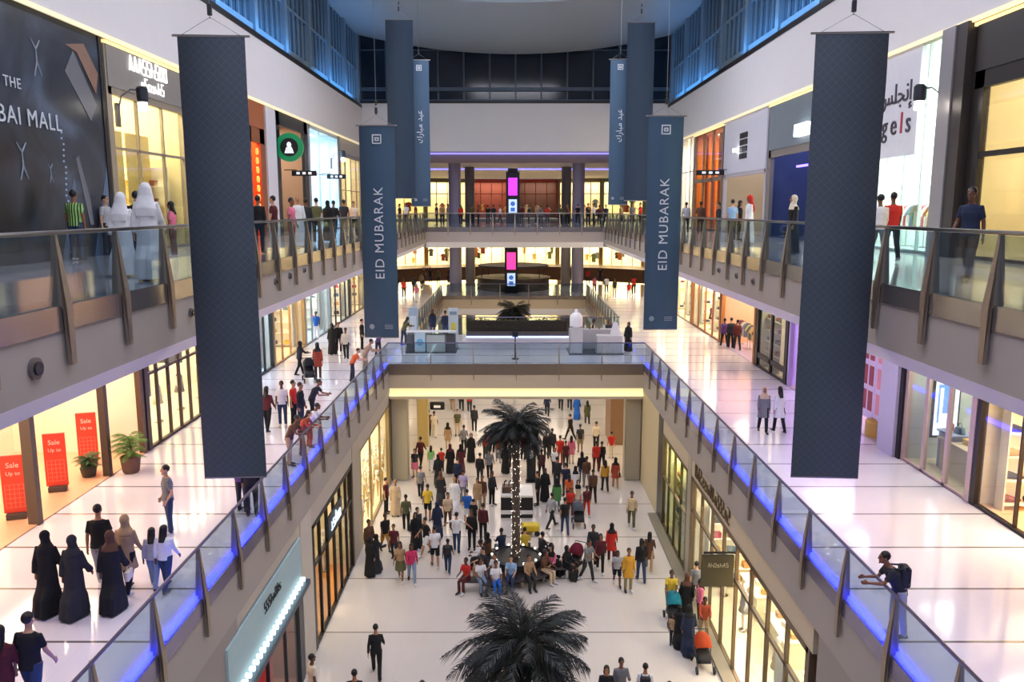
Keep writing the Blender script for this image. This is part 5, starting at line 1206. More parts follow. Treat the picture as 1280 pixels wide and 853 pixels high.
# ground floor, before and under the bridge
GP = [
 (471, 846, 'a', 'l', 'black', 'black', 'short', 'walking alone in the open left part of the floor', 'walk', 1.78),
 (392, 889, 'ar', 't', 'cream', 'charcoal', 'short', 'standing by the left boutique at the lower edge', 'stand', 1.76),
 (445, 912, 'a', 'l', 'black', 'black', 'short', 'cut by the bottom edge below the lone walker', 'walk_small', 1.8),
 (496, 926, 'a', 't', 'tan', 'grey', 'short', 'only the head above the bottom edge, left', 'stand', 1.7),
 (529, 926, 'a', 't', 'charcoal', 'jeans', 'short', 'at the bottom edge left of the palm', 'stand', 1.76),
 (757, 900, 't', 'l', 'black', 'black', 'long', 'at the bottom edge just right of the near palm', 'stand', 1.66),
 (775, 893, 't', 'l', 'grey', 'grey', 'short', 'at the bottom edge, right of the near palm', 'stand_phone', 1.74),
 (805, 900, 'a', 't', 'white', 'navy', 'short', 'at the bottom edge with a dark backpack', 'stand', 1.72, 'backpack'),
 (835, 925, 'a', 't', 'red', 'charcoal', 'short', 'head and shoulders at the bottom edge, right', 'walk_small', 1.72),
 (846, 926, 'a', 'l', 'black', 'black', 'short', 'head at the bottom edge beside the red top', 'walk_small', 1.7),
 (870, 932, 'a', 't', 'charcoal', 'charcoal', 'short', 'rightmost head at the bottom edge', 'stand', 1.7),
 (482, 690, 'tr', 's', 'black', 'mustard', 'short', 'walking near the left gold window', 'walk_small', 1.72),
 (462, 700, 'tr', 'l', 'brown', 'charcoal', 'short', 'beside the left shop wall', 'stand', 1.74),
 (463, 721, 'ar', 'r', 'black', 'black', 'hijab', 'by the foot of the left shopfront', 'stand', 1.64),
 (470, 716, 'ar', 'r', 'charcoal', 'black', 'hijab', 'bending close to the left shopfront', 'push', 1.62),
 (493, 701, 't', 't', 'maroon', 'charcoal', 'short', 'behind the floral dress', 'walk_small', 1.6),
 (501, 727, 't', 'k', 'tan', 'olive', 'long', 'walking beside the bright pink top', 'walk_small', 1.66),
 (515, 728, 't', 'l', 'hotpink', 'palejeans', 'long', 'walking left of centre', 'walk', 1.66),
 (520, 686, 't', 'r', 'black', 'black', 'hijab', 'behind the bright pink top', 'walk_small', 1.64),
 (533, 694, 'tl', 's', 'black', 'white', 'short', 'left of the white T-shirt', 'walk', 1.72),
 (544, 709, 'a', 's', 'white', 'black', 'short', 'walking away left of the round bench', 'walk_small', 1.76),
 (560, 716, 'a', 't', 'charcoal', 'jeans', 'short', 'with a dark backpack left of the bench', 'walk_small', 1.42, 'backpack'),
 (571, 690, 'a', 't', 'white', 'jeans', 'short', 'arms spread wide left of the bench', 'arms_out', 1.76),
 (590, 687, 't', 'l', 'black', 'black', 'short', 'standing tall left of the bench', 'stand', 1.78),
 (584, 657, 'a', 's', 'blue', 'white', 'short', 'left of the black kiosk', 'stand', 1.72),
 (592, 664, 'a', 't', 'black', 'black', 'short', 'beside the blue T-shirt', 'stand', 1.5),
 (535, 650, 'a', 's', 'yellow', 'black', 'short', 'in the middle of the left crowd', 'walk_small', 1.74),
 (522, 682, 'tr', 'l', 'charcoal', 'charcoal', 'short', 'in the left crowd behind the pink top', 'walk_small', 1.74),
 (495, 645, 't', 'r', 'beige', 'white', 'none', 'standing by the left bridge column', 'stand', 1.78),
 (483, 642, 'r', 't', 'maroon', 'black', 'short', 'thin figure left of the beige robe', 'stand', 1.76),
 (519, 597, 't', 'k', 'charcoal', 'pink', 'long', 'right of the left bridge column', 'stand', 1.6),
 (526, 583, 'a', 'l', 'maroon', 'black', 'short', 'walking away right of the left column', 'walk', 1.76),
 (526, 624, 'a', 't', 'grey', 'charcoal', 'short', 'left edge of the crowd', 'walk_small', 1.72),
 (539, 590, 'a', 't', 'lime', 'white', 'long', 'in the left crowd', 'walk_small', 1.5),
 (536, 545, 'a', 'l', 'brown', 'black', 'short', 'far back near the left wall', 'walk', 1.76),
 (543, 547, 'a', 't', 'cream', 'cream', 'short', 'far back beside the brown top', 'walk_small', 1.72),
 (552, 590, 'a', 't', 'red', 'charcoal', 'short', 'in the left crowd behind the green top', 'stand', 1.35),
 (548, 606, 'a', 'r', 'black', 'black', 'hijab', 'in the left crowd before the lime top', 'walk_small', 1.66),
 (551, 630, 'a', 'r', 'charcoal', 'brown', 'hijab', 'with a brown bag in the left crowd', 'walk_small', 1.66, 'handbag brown'),
 (560, 562, 'a', 'u', 'tan', 'beige', 'hijab', 'far back left of the palm', 'stand', 1.66),
 (572, 545, 't', 't', 'olive', 'beige', 'short', 'far back left of the palm crown', 'stand', 1.74),
 (580, 566, 'a', 't', 'grey', 'black', 'short', 'walking far back left', 'walk', 1.74),
 (563, 592, 'a', 'r', 'black', 'maroon', 'hijab', 'centre left of the crowd', 'stand', 1.66),
 (576, 592, 'a', 'r', 'maroon', 'black', 'hijab', 'centre left of the crowd', 'walk_small', 1.66),
 (589, 578, 't', 'r', 'black', 'black', 'hijab', 'left of the seated red group', 'stand', 1.7),
 (593, 540, 'a', 'l', 'charcoal', 'black', 'short', 'far back just left of the palm crown', 'stand', 1.76),
 (566, 514, 'a', 'l', 'charcoal', 'tan', 'short', 'at the far limit under the bridge', 'walk_small', 1.72),
 (577, 514, 'a', 't', 'black', 'black', 'short', 'at the far limit under the bridge', 'walk', 1.72),
 (587, 516, 'a', 't', 'red', 'charcoal', 'short', 'at the far limit under the bridge', 'walk_small', 1.72),
 (568, 641, 'a', 'r', 'white', 'white', 'none', 'walking in the middle of the left crowd', 'walk_small', 1.78),
 (579, 629, 'a', 't', 'lilac', 'grey', 'short', 'behind the white robe', 'stand', 1.72),
 (597, 638, 't', 'u', 'tan', 'beige', 'long', 'left of the black kiosk', 'stand', 1.62),
 (603, 637, 't', 'l', 'brown', 'tan', 'short', 'beside the tan tunic', 'stand', 1.7),
 (615, 632, 'tr', 'l', 'charcoal', 'black', 'short', 'standing at the left end of the black kiosk', 'stand', 1.76),
 (607, 574, 'tr', 't', 'red', 'charcoal', 'short', 'left of the palm trunk', 'stand', 1.64),
 (615, 566, 'a', 't', 'terracotta', 'black', 'short', 'behind the palm crown', 'stand', 1.7),
 (623, 578, 'a', 't', 'orange', 'lightgrey', 'short', 'just left of the palm trunk', 'walk_small', 1.66),
 (654, 576, 'a', 't', 'red', 'black', 'short', 'just right of the palm trunk', 'stand', 1.66),
 (630, 560, 'a', 'l', 'charcoal', 'charcoal', 'short', 'hidden in part by the palm crown', 'stand', 1.7),
 (646, 556, 'a', 't', 'maroon', 'black', 'short', 'hidden in part by the palm crown', 'stand', 1.7),
 (668, 566, 'a', 'l', 'black', 'black', 'short', 'right of the palm crown', 'stand', 1.7),
 (684, 520, 'a', 'l', 'navy', 'black', 'short', 'at the far limit right of centre', 'walk', 1.72),
 (701, 513, 'a', 't', 'charcoal', 'black', 'short', 'at the far limit right of centre', 'walk_small', 1.72),
 (712, 512, 'a', 't', 'charcoal', 'charcoal', 'short', 'at the far limit right of centre', 'walk', 1.72),
 (721, 524, 'a', 'r', 'blue', 'blue', 'hijab', 'far back on the right', 'walk_small', 1.68),
 (734, 531, 'a', 'u', 'olive', 'black', 'long', 'far back right of the blue robe', 'walk_small', 1.66),
 (713, 551, 'al', 'l', 'black', 'black', 'short', 'striding far back on the right', 'walk', 1.76),
 (725, 566, 'a', 's', 'charcoal', 'khaki', 'short', 'far back on the right', 'stand', 1.74),
 (745, 562, 'a', 'l', 'cream', 'black', 'short', 'walking alone far back on the right', 'walk_small', 1.74),
 (690, 573, 'a', 'l', 'charcoal', 'charcoal', 'short', 'right of the dark totem', 'stand', 1.78),
 (683, 574, 'a', 'l', 'black', 'black', 'short', 'between totem and charcoal figure', 'stand', 1.66),
 (700, 582, 'a', 't', 'red', 'terracotta', 'short', 'in the right crowd behind', 'stand', 1.74),
 (707, 586, 'a', 't', 'maroon', 'charcoal', 'short', 'in the right crowd behind', 'stand', 1.6),
 (714, 580, 'a', 'u', 'pink', 'cream', 'long', 'in the right crowd behind', 'stand', 1.64),
 (693, 593, 't', 't', 'white', 'black', 'long', 'in the right crowd behind', 'stand', 1.5),
 (745, 590, 'a', 't', 'red', 'maroon', 'short', 'right crowd, beside a black top', 'walk_small', 1.76),
 (752, 588, 'a', 'l', 'black', 'black', 'short', 'right crowd, beside a red top', 'walk_small', 1.66),
 (764, 573, 'a', 't', 'red', 'cream', 'short', 'farthest right near the brown portal', 'stand', 1.6),
 (756, 615, 'a', 'l', 'mustard', 'charcoal', 'long', 'right side of the crowd', 'walk_small', 1.7),
 (769, 610, 'a', 'u', 'terracotta', 'tan', 'hijab', 'right side beside the mustard top', 'walk_small', 1.64, 'handbag'),
 (727, 604, 'a', 'l', 'black', 'jeans', 'long', 'centre right of the crowd', 'stand', 1.7),
 (733, 611, 'a', 'l', 'brown', 'grey', 'short', 'centre right of the crowd', 'walk_small', 1.74),
 (707, 621, 'a', 't', 'navy', 'charcoal', 'short', 'right of the kiosk', 'stand', 1.76),
 (711, 632, 'a', 't', 'orange', 'brown', 'long', 'right of the kiosk', 'stand', 1.6),
 (696, 640, 'a', 'u', 'green', 'grey', 'hijab', 'right of the kiosk', 'stand', 1.66),
 (681, 627, 't', 'r', 'black', 'black', 'hijab', 'at the right end of the kiosk', 'stand', 1.7),
 (672, 632, 'l', 'l', 'black', 'charcoal', 'short', 'behind the counter end of the kiosk', 'stand', 1.74),
 (722, 640, 't', 'u', 'cream', 'pink', 'hijab', 'walking with a stroller', 'push', 1.64),
 (733, 645, 't', 't', 'maroon', 'red', 'short', 'beside the grey stroller', 'walk_small', 1.5),
 (713, 645, 't', 't', 'red', 'maroon', 'short', 'left of the grey stroller', 'walk_small', 1.4),
 (689, 660, 'ar', 'l', 'lightgrey', 'charcoal', 'short', 'walking right of the bench', 'walk', 1.72),
 (789, 660, 't', 'l', 'beige', 'olive', 'short', 'alone near the right bridge column', 'walk_small', 1.76),
 (734, 726, 'tr', 't', 'grey', 'charcoal', 'short', 'right of the bench with a red stroller', 'push', 1.74),
 (741, 706, 't', 'l', 'charcoal', 'black', 'short', 'right of the grey T-shirt', 'walk_small', 1.74),
 (750, 716, 't', 'l', 'maroon', 'black', 'long', 'right of the grey T-shirt', 'walk_small', 1.66),
 (764, 704, 'a', 'u', 'red', 'maroon', 'hijab', 'centre right of the open floor', 'walk_small', 1.72),
 (771, 732, 't', 's', 'lightgrey', 'black', 'long', 'small girl before the mustard robe', 'walk_small', 1.44),
 (785, 740, 't', 'u', 'mustard', 'khaki', 'short', 'on the open floor at the right', 'stand', 1.74),
 (801, 727, 'a', 'l', 'black', 'jeans', 'long', 'right of the mustard tunic', 'walk_small', 1.76),
 (811, 713, 'a', 'u', 'brown', 'tan', 'long', 'behind the black top on the right', 'walk', 1.66),
 (838, 768, 't', 't', 'yellow', 'khaki', 'short', 'by the right shop wall', 'push', 1.74),
 (857, 775, 'a', 'r', 'black', 'brown', 'hijab', 'by the right shop wall', 'stand', 1.72),
 (860, 817, 'a', 'r', 'navy', 'black', 'hijab', 'nearest of the group by the right shop wall', 'walk_small', 1.7),
 (848, 808, 'a', 'r', 'black', 'black', 'hijab', 'bending to the child by the right wall', 'push', 1.45),
 (841, 806, 't', 't', 'tan', 'charcoal', 'short', 'small child by the right shop wall', 'stand', 1.1),
 (874, 780, 'l', 'l', 'pink', 'maroon', 'long', 'in front of the bright right shop', 'stand', 1.66),
 (879, 800, 't', 'l', 'terracotta', 'tan', 'short', 'behind the orange stroller', 'push', 1.6),
 (662, 590, 'a', 'l', 'charcoal', 'black', 'short', 'behind the palm trunk to the right', 'stand', 1.74),
 (640, 586, 'a', 't', 'navy', 'charcoal', 'short', 'behind the palm trunk', 'stand', 1.7),
 (632, 592, 't', 'r', 'black', 'black', 'hijab', 'just left of the palm trunk', 'stand', 1.66),
 (677, 600, 'a', 't', 'maroon', 'black', 'short', 'between the totem and the right crowd', 'walk_small', 1.7),
 (696, 612, 'a', 'l', 'charcoal', 'charcoal', 'short', 'right crowd behind the orange top', 'stand', 1.74),
 (719, 622, 'a', 'u', 'white', 'grey', 'hijab', 'right crowd beside the navy T-shirt', 'walk_small', 1.64),
 (741, 628, 'a', 't', 'brown', 'black', 'short', 'right crowd near the grey stroller', 'walk_small', 1.7),
 (612, 600, 'a', 't', 'grey', 'black', 'short', 'between the left crowd and palm trunk', 'walk_small', 1.74),
 (600, 606, 'a', 'l', 'black', 'charcoal', 'short', 'between the left crowd and palm trunk', 'stand', 1.72),
 (572, 612, 'a', 'l', 'navy', 'black', 'short', 'middle of the left crowd', 'walk_small', 1.72),
 (560, 660, 't', 't', 'beige', 'brown', 'short', 'middle of the left crowd', 'walk_small', 1.7),
 (547, 672, 'a', 'r', 'navy', 'navy', 'hijab', 'left crowd behind the bench group', 'walk_small', 1.66),
 (508, 664, 'a', 't', 'olive', 'black', 'short', 'left edge of the crowd near the column', 'walk_small', 1.72),
 (604, 676, 'a', 'l', 'maroon', 'black', 'short', 'between kiosk and palm bench', 'stand', 1.7),
 (706, 668, 'a', 't', 'black', 'jeans', 'short', 'right of the yellow cart', 'walk_small', 1.72),
 (869, 757, 'a', 't', 'grey', 'charcoal', 'short', 'entering the bright right shop', 'walk_small', 1.7),
]
for g in GP:
    px, py, f, o, c1, c2, hr, wh, ps, hh_ = g[:10]
    pp(px, py, 'g', f, o, c1, c2, hr, wh, ps, hh_, extra=(g[10] if len(g) > 10 else None), group=G1)
# middle gallery left
for g in [
 (45, 898, 'a', 't', 'black', 'jeans', 'short', 'nearest the lower left corner', 'walk_small', 1.78),
 (10, 907, 'a', 'l', 'maroon', 'maroon', 'long', 'at the lower left edge beside the black T-shirt', 'walk_small', 1.66),
 (64, 765, 'a', 'r', 'black', 'black', 'hijab', 'left one of the pair walking side by side', 'walk_small', 1.7),
 (97, 769, 'a', 'r', 'charcoal', 'charcoal', 'hijab', 'right one of the pair walking side by side', 'walk_small', 1.66),
 (129, 733, 'a', 't', 'black', 'lightgrey', 'short', 'walking behind the veiled group', 'walk_small', 1.82),
 (144, 762, 'a', 'r', 'black', 'brown', 'hijab', 'carrying a white bag', 'walk_small', 1.66, 'handbag white'),
 (162, 742, 'a', 'u', 'tan', 'black', 'hijab', 'between the bag carrier and the two girls', 'walk_small', 1.72, 'scarf=tan'),
 (194, 735, 'a', 'l', 'lightgrey', 'palejeans', 'long', 'left of the two girls by the railing', 'walk_small', 1.34),
 (209, 738, 'a', 'l', 'white', 'jeans', 'long', 'right of the two girls by the railing', 'walk_small', 1.44),
 (213, 668, 'tl', 't', 'grey', 'jeans', 'short', 'standing alone on the left gallery, hands in pockets', 'hands_pockets', 1.76),
 (304, 640, 'a', 'l', 'purple', 'charcoal', 'short', 'legs seen just below the near left banner', 'stand', 1.72),
 (322, 646, 'a', 'l', 'black', 'black', 'short', 'legs seen below the near left banner', 'stand', 1.76),
 (335, 540, 'a', 'l', 'maroon', 'black', 'long', 'first from the banner in the left gallery group', 'walk_small', 1.68),
 (354, 533, 't', 't', 'white', 'jeans', 'short', 'in the left gallery group beside the banner', 'stand', 1.7),
 (368, 532, 'r', 't', 'red', 'black', 'short', 'in the left gallery group near the railing', 'stand', 1.7),
 (377, 538, 'r', 'l', 'black', 'charcoal', 'short', 'in the left gallery group near the railing', 'stand', 1.76),
 (391, 528, 'r', 't', 'charcoal', 'black', 'short', 'leaning on the railing over the void', 'lean_rail', 1.72),
 (363, 582, 'r', 't', 'brown', 'tan', 'short', 'leaning over the left railing nearest the banner', 'lean_rail', 1.7),
 (378, 570, 'r', 'l', 'terracotta', 'charcoal', 'long', 'leaning over the left railing', 'lean_rail', 1.6),
 (388, 560, 'r', 't', 'white', 'red', 'short', 'leaning over the left railing', 'lean_rail', 1.6),
 (375, 469, 'ar', 'l', 'charcoal', 'black', 'hijab', 'pushing the stroller on the left gallery', 'push', 1.68),
 (398, 474, 'a', 'u', 'terracotta', 'brown', 'hijab', 'right of the stroller on the left gallery', 'stand', 1.74),
 (416, 444, 't', 'r', 'black', 'black', 'hijab', 'left one of three walking past the far shops', 'stand', 1.74),
 (424, 441, 't', 'l', 'black', 'black', 'short', 'middle one of three walking past the far shops', 'walk_small', 1.74),
 (433, 450, 't', 'l', 'cream', 'black', 'short', 'right one of three walking past the far shops', 'walk_small', 1.74),
 (396, 425, 't', 't', 'blue', 'white', 'short', 'standing at the lit shop entrance, left gallery', 'stand', 1.74),
 (453, 437, 'r', 'l', 'black', 'black', 'short', 'just left of the left lettered banner', 'stand', 1.74),
 (441, 478, 'r', 't', 'orange', 'charcoal', 'short', 'leaning on the left railing near the bridge', 'lean_rail', 1.66),
 (457, 467, 'r', 'l', 'tan', 'khaki', 'short', 'leaning on the left railing beside the orange top', 'lean_rail', 1.76),
 (473, 446, 'ar', 't', 'purple', 'charcoal', 'short', 'leaning on the left railing at the bridge corner', 'lean_rail', 1.6),
 (505, 432, 'ar', 't', 'olive', 'jeans', 'long', 'leaning at the left kiosk on the bridge', 'lean_rail', 1.74),
 (505, 372, 'a', 't', 'red', 'black', 'short', 'far down the left gallery', 'stand', 1.7),
 (518, 367, 'a', 'l', 'charcoal', 'black', 'short', 'far down the left gallery', 'walk_small', 1.7),
 (527, 362, 'a', 'l', 'tan', 'charcoal', 'short', 'far down the left gallery', 'walk_small', 1.7),
 (496, 366, 'a', 'l', 'black', 'black', 'short', 'far down the left gallery', 'stand', 1.7),
 (521, 378, 't', 't', 'pink', 'white', 'long', 'far down the left gallery', 'walk_small', 1.6)]:
    px, py, f, o, c1, c2, hr, wh, ps, hh_ = g[:10]
    pp(px, py, 'm', f, o, c1, c2, hr, wh, ps, hh_, extra=(g[10] if len(g) > 10 else None), group=G2)
# the ones leaning on the rail stand clear of it: middle gallery right and bridge
for g in [
 (953, 541, 't', 'u', 'grey', 'black', 'hijab', 'left one of the pair on the right gallery', 'walk_small', 1.7, 'scarf=beige'),
 (973, 541, 'a', 'u', 'white', 'black', 'long', 'right one of the pair on the right gallery', 'walk_small', 1.7, 'handbag brown'),
 (1113, 796, 'l', 't', 'charcoal', 'lightgrey', 'short', 'leaning on the right railing with a backpack', 'lean_rail', 1.74, 'backpack'),
 (905, 434, 'a', 'l', 'purple', 'black', 'short', 'at the orange lit shop, right gallery', 'walk', 1.74),
 (913, 436, 'a', 'l', 'charcoal', 'black', 'short', 'at the orange lit shop, right gallery', 'stand', 1.78),
 (921, 438, 'a', 'l', 'maroon', 'charcoal', 'short', 'at the orange lit shop, right gallery', 'walk_small', 1.76),
 (792, 368, 'a', 't', 'red', 'black', 'short', 'far down the right gallery', 'stand', 1.8),
 (758, 367, 'a', 't', 'white', 'black', 'short', 'far down the right gallery', 'walk_small', 1.7),
 (768, 372, 'a', 't', 'charcoal', 'cream', 'short', 'far down the right gallery', 'stand', 1.7),
 (786, 374, 'a', 't', 'red', 'white', 'long', 'far down the right gallery', 'walk_small', 1.6),
 (743, 366, 'a', 't', 'pink', 'black', 'short', 'far down the right gallery', 'stand', 1.6)]:
    px, py, f, o, c1, c2, hr, wh, ps, hh_ = g[:10]
    pp(px, py, 'm', f, o, c1, c2, hr, wh, ps, hh_, extra=(g[10] if len(g) > 10 else None), group=G3)
for g in [
 (785, 440, 'tl', 'r', 'black', 'black', 'hijab', 'right of the white kiosk on the bridge', 'stand', 1.68),
 (742, 436, 'l', 'l', 'black', 'black', 'short', 'standing between the two white kiosk counters', 'stand', 1.7),
 (761, 432, 't', 'l', 'charcoal', 'black', 'long', 'behind the right white counter on the bridge', 'stand', 1.5),
 (541, 420, 't', 'u', 'navy', 'purple', 'hijab', 'inside the glass kiosk on the bridge', 'stand', 1.66),
 (557, 424, 'a', 'l', 'navy', 'jeans', 'short', 'inside the glass kiosk beside the poster stand', 'stand', 1.76)]:
    px, py, f, o, c1, c2, hr, wh, ps, hh_ = g
    pp(px, py, 'm', f, o, c1, c2, hr, wh, ps, hh_, group='people on the bridge')
# upper gallery
for g in [
 (98, 21.5, 'a', 't', 'green', 'jeans', 'short', 'before the dark hoarding', 'stand', 1.82, 'striped'),
 (136, 24, 'r', 't', 'lightgrey', 'charcoal', 'short', 'behind the left white robe', 'stand', 1.72),
 (157, 16.5, 'a', 'r', 'white', 'white', 'ghutra', 'left one of the white robed pair', 'walk_small', 1.68),
 (189, 15.6, 'a', 'r', 'white', 'white', 'ghutra', 'right and taller one of the white robed pair', 'walk_small', 1.84),
 (176, 19, 'a', 'l', 'black', 'charcoal', 'short', 'seen between the white robed pair', 'stand', 1.74),
 (218, 23, 'l', 't', 'pink', 'maroon', 'long', 'just left of the near left banner', 'stand', 1.55),
 (325, 25, 'a', 'l', 'black', 'black', 'short', 'first to the right of the near left banner', 'stand', 1.74),
 (344, 27, 'l', 't', 'maroon', 'maroon', 'short', 'in the left upper row by the glass', 'stand', 1.76),
 (366, 27, 'r', 't', 'pink', 'red', 'short', 'in the left upper row by the glass', 'stand', 1.7),
 (374, 29, 'a', 'r', 'white', 'white', 'none', 'in the left upper row by the glass', 'stand', 1.78),
 (384, 30, 'a', 'l', 'charcoal', 'black', 'short', 'in the left upper row by the glass', 'stand', 1.72),
 (397, 32, 'a', 't', 'olive', 'black', 'short', 'in the left upper row by the glass', 'stand_phone', 1.76),
 (411, 34, 'a', 'r', 'black', 'black', 'hijab', 'in the left upper row by the glass', 'stand', 1.68),
 (418, 36, 'a', 'l', 'black', 'charcoal', 'short', 'in the left upper row by the glass', 'walk_small', 1.72),
 (431, 38, 'a', 't', 'charcoal', 'tan', 'short', 'in the left upper row by the glass', 'stand', 1.76),
 (443, 41, 't', 't', 'cream', 'black', 'short', 'in the left upper row by the glass', 'stand', 1.7),
 (1207, 15.2, 'tl', 't', 'navy', 'charcoal', 'short', 'walking on the upper right gallery before the cream window', 'walk_small', 1.76),
 (1096, 20.5, 'a', 'l', 'white', 'grey', 'short', 'beside the red T-shirt on the upper right gallery', 'walk_small', 1.72),
 (1112, 21, 'a', 't', 'red', 'charcoal', 'short', 'before the angels shop', 'walk_small', 1.78),
 (989, 24.5, 'l', 'r', 'black', 'cream', 'hijab', 'left of the near right banner', 'stand', 1.74, 'handbag'),
 (857, 45, 'a', 't', 'lightgrey', 'black', 'short', 'in the right upper row by the glass', 'stand', 1.7),
 (875, 42, 'a', 'l', 'brown', 'black', 'short', 'in the right upper row by the glass', 'stand_phone', 1.7),
 (897, 38, 'l', 'l', 'charcoal', 'jeans', 'short', 'in the right upper row by the glass', 'stand', 1.64),
 (914, 34, 'a', 't', 'lightblue', 'black', 'short', 'in the right upper row by the glass', 'stand', 1.72),
 (923, 35, 'r', 'l', 'black', 'black', 'long', 'in the right upper row by the glass', 'stand', 1.7),
 (935, 32, 'l', 'r', 'white', 'red', 'ghutra', 'in the right upper row by the glass', 'stand', 1.86)]:
    px, Y, f, o, c1, c2, hr, wh, ps, hh_ = g[:10]
    pu(px, Y, 'u', f, o, c1, c2, hr, wh, ps, hh_, extra=(g[10] if len(g) > 10 else None), group=G4)
UC = ['black', 'charcoal', 'white', 'maroon', 'navy', 'tan', 'grey', 'red', 'olive', 'brown']
k = 0
for px, Y in [(493, 62.5), (500, 63), (508, 64), (520, 64), (546, 66), (553, 67), (560, 69), (576, 68), (590, 70), (598, 72), (610, 68), (617, 71), (625, 73), (652, 70), (661, 69), (670, 74), (676, 70), (684, 72), (700, 70), (709, 69), (722, 73), (735, 66), (742, 65), (749, 67), (757, 64), (776, 63), (790, 62), (800, 62)]:
    pu(px, Y, 'u', rnd.choice(['a', 't', 'l', 'r']), 't', UC[k % 10], 'black', 'short', 'far behind on the upper storey, ' + ('left of the totem' if k < 10 else 'near the totem' if k < 20 else 'right of the totem'), rnd.choice(['stand', 'walk_small', 'stand_phone']), 1.62 + .18 * rnd.random(), group='distant figures on the upper storey')
    k += 1
for px, py in [(548, 357), (560, 354), (600, 352), (608, 353), (655, 352), (668, 353), (690, 352), (700, 353), (712, 355), (735, 356), (600, 336), (530, 345), (538, 340), (750, 340)]:
    pp(px, max(py, 354), 'm', rnd.choice(['a', 't']), 't', UC[k % 10], 'charcoal' if k < 38 else 'navy', 'short', 'far behind the end of the middle void', rnd.choice(['stand', 'walk_small']), 1.7, group='distant figures on the middle storey')
    k += 1
# ---------------------------------------------------------------- seated visitors round the palm bench
TB = at(645, 716, ZG)
t = thing('round_planter_bench', 'dark round planter bench at the foot of the middle palm', 'bench', (TB.x, TB.y, ZG))
bm = B(); lathe(bm, [(1.0, 0), (1.02, 0.12), (1.02, 0.72), (0.9, 0.76), (0.9, 0.70), (0.1, 0.68)], 36); new_obj('planter', bm, M('2f2b2c', 0.4), t)
bm = B(); lathe(bm, [(1.62, 0.34), (1.64, 0.36), (1.64, 0.44), (1.6, 0.45), (1.03, 0.45), (1.03, 0.34)], 40); new_obj('bench_seat', bm, M('3b3336', 0.35, 0.2), t)
for j in range(8):
    a = R(45 * j + 10); bm = B(); box(bm, 1.32 * math.cos(a) - 0.05, 1.32 * math.cos(a) + 0.05, 1.32 * math.sin(a) - 0.05, 1.32 * math.sin(a) + 0.05, 0, 0.34); new_obj('leg', bm, STEEL, t)
for j in range(10):
    a = R(36 * j); bm = B(); ball(bm, (0.95 * math.cos(a), 0.95 * math.sin(a), 0.78), 0.045); new_obj('bench_light', bm, M('fff8e8', 0.5, emit=2.5), t)
def seat(ang, *a_, **k_):
    a = R(ang); p = (TB.x + 1.36 * math.cos(a), TB.y + 1.36 * math.sin(a), ZG + 0.005)
    return person(p, a - R(90), *a_, pose='sit', **k_)
SG = 'visitors seated round the palm bench'
for ang, o, c1, c2, hr, wh in [(205, 't', 'charcoal', 'tan', 'short', 'seated on the left of the palm bench'), (235, 't', 'white', 'jeans', 'short', 'seated at the front left of the palm bench'),
    (262, 't', 'lightblue', 'jeans', 'short', 'seated at the front of the palm bench'), (290, 'l', 'tan', 'charcoal', 'short', 'seated at the front right of the palm bench'), (322, 'u', 'brown', 'beige', 'long', 'seated on the right of the palm bench'),
    (350, 'r', 'black', 'black', 'hijab', 'seated on the right of the palm bench'), (175, 'l', 'white', 'black', 'short', 'seated on the left of the palm bench'), (145, 'u', 'brown', 'brown', 'hijab', 'seated at the back left of the palm bench'), (115, 't', 'navy', 'grey', 'short', 'seated behind the palm bench'), (75, 't', 'yellow', 'black', 'short', 'seated behind the palm bench'), (40, 'l', 'charcoal', 'black', 'short', 'seated at the back right of the palm bench')]:
    seat(ang, o, c1, c2, hr, wh, h=1.7, group=SG)
# stools with two seated in front of them, left and right of the bench
def stool(px, py, label, who_args):
    p = at(px, py, ZG); t = thing('low_bench', label, 'bench', (p.x, p.y, ZG))
    new_obj('seat', box(B(), -0.45, 0.45, -0.22, 0.22, 0.38, 0.46, bev=0.02), M('3b3336', 0.4), t)
    for sx in (-1, 1): new_obj('leg', box(B(), sx * 0.38 - 0.03, sx * 0.38 + 0.03, -0.18, 0.18, 0, 0.38), STEEL, t)
    for k, (dx, args) in enumerate(who_args): person((p.x + dx, p.y + 0.0, ZG + 0.005), R(args[0]), *args[1:], pose='sit', h=1.68, group=SG)
stool(592, 738, 'low dark bench left of the palm bench', [(-0.25, (150, 't', 'red', 'maroon', 'short', 'seated left of the palm bench')), (0.25, (200, 't', 'white', 'palejeans', 'long', 'seated left of the palm bench'))])
stool(699, 722, 'low dark bench right of the palm bench', [(-0.28, (150, 'l', 'pink', 'black', 'hijab', 'seated right of the palm bench')), (0.25, (-130, 'r', 'black', 'black', 'hijab', 'seated at the end of the right low bench'))])
stool(618, 742, 'low dark bench in front of the palm bench', [(0.05, (190, 't', 'white', 'blue', 'short', 'seated low in front of the palm bench'))])

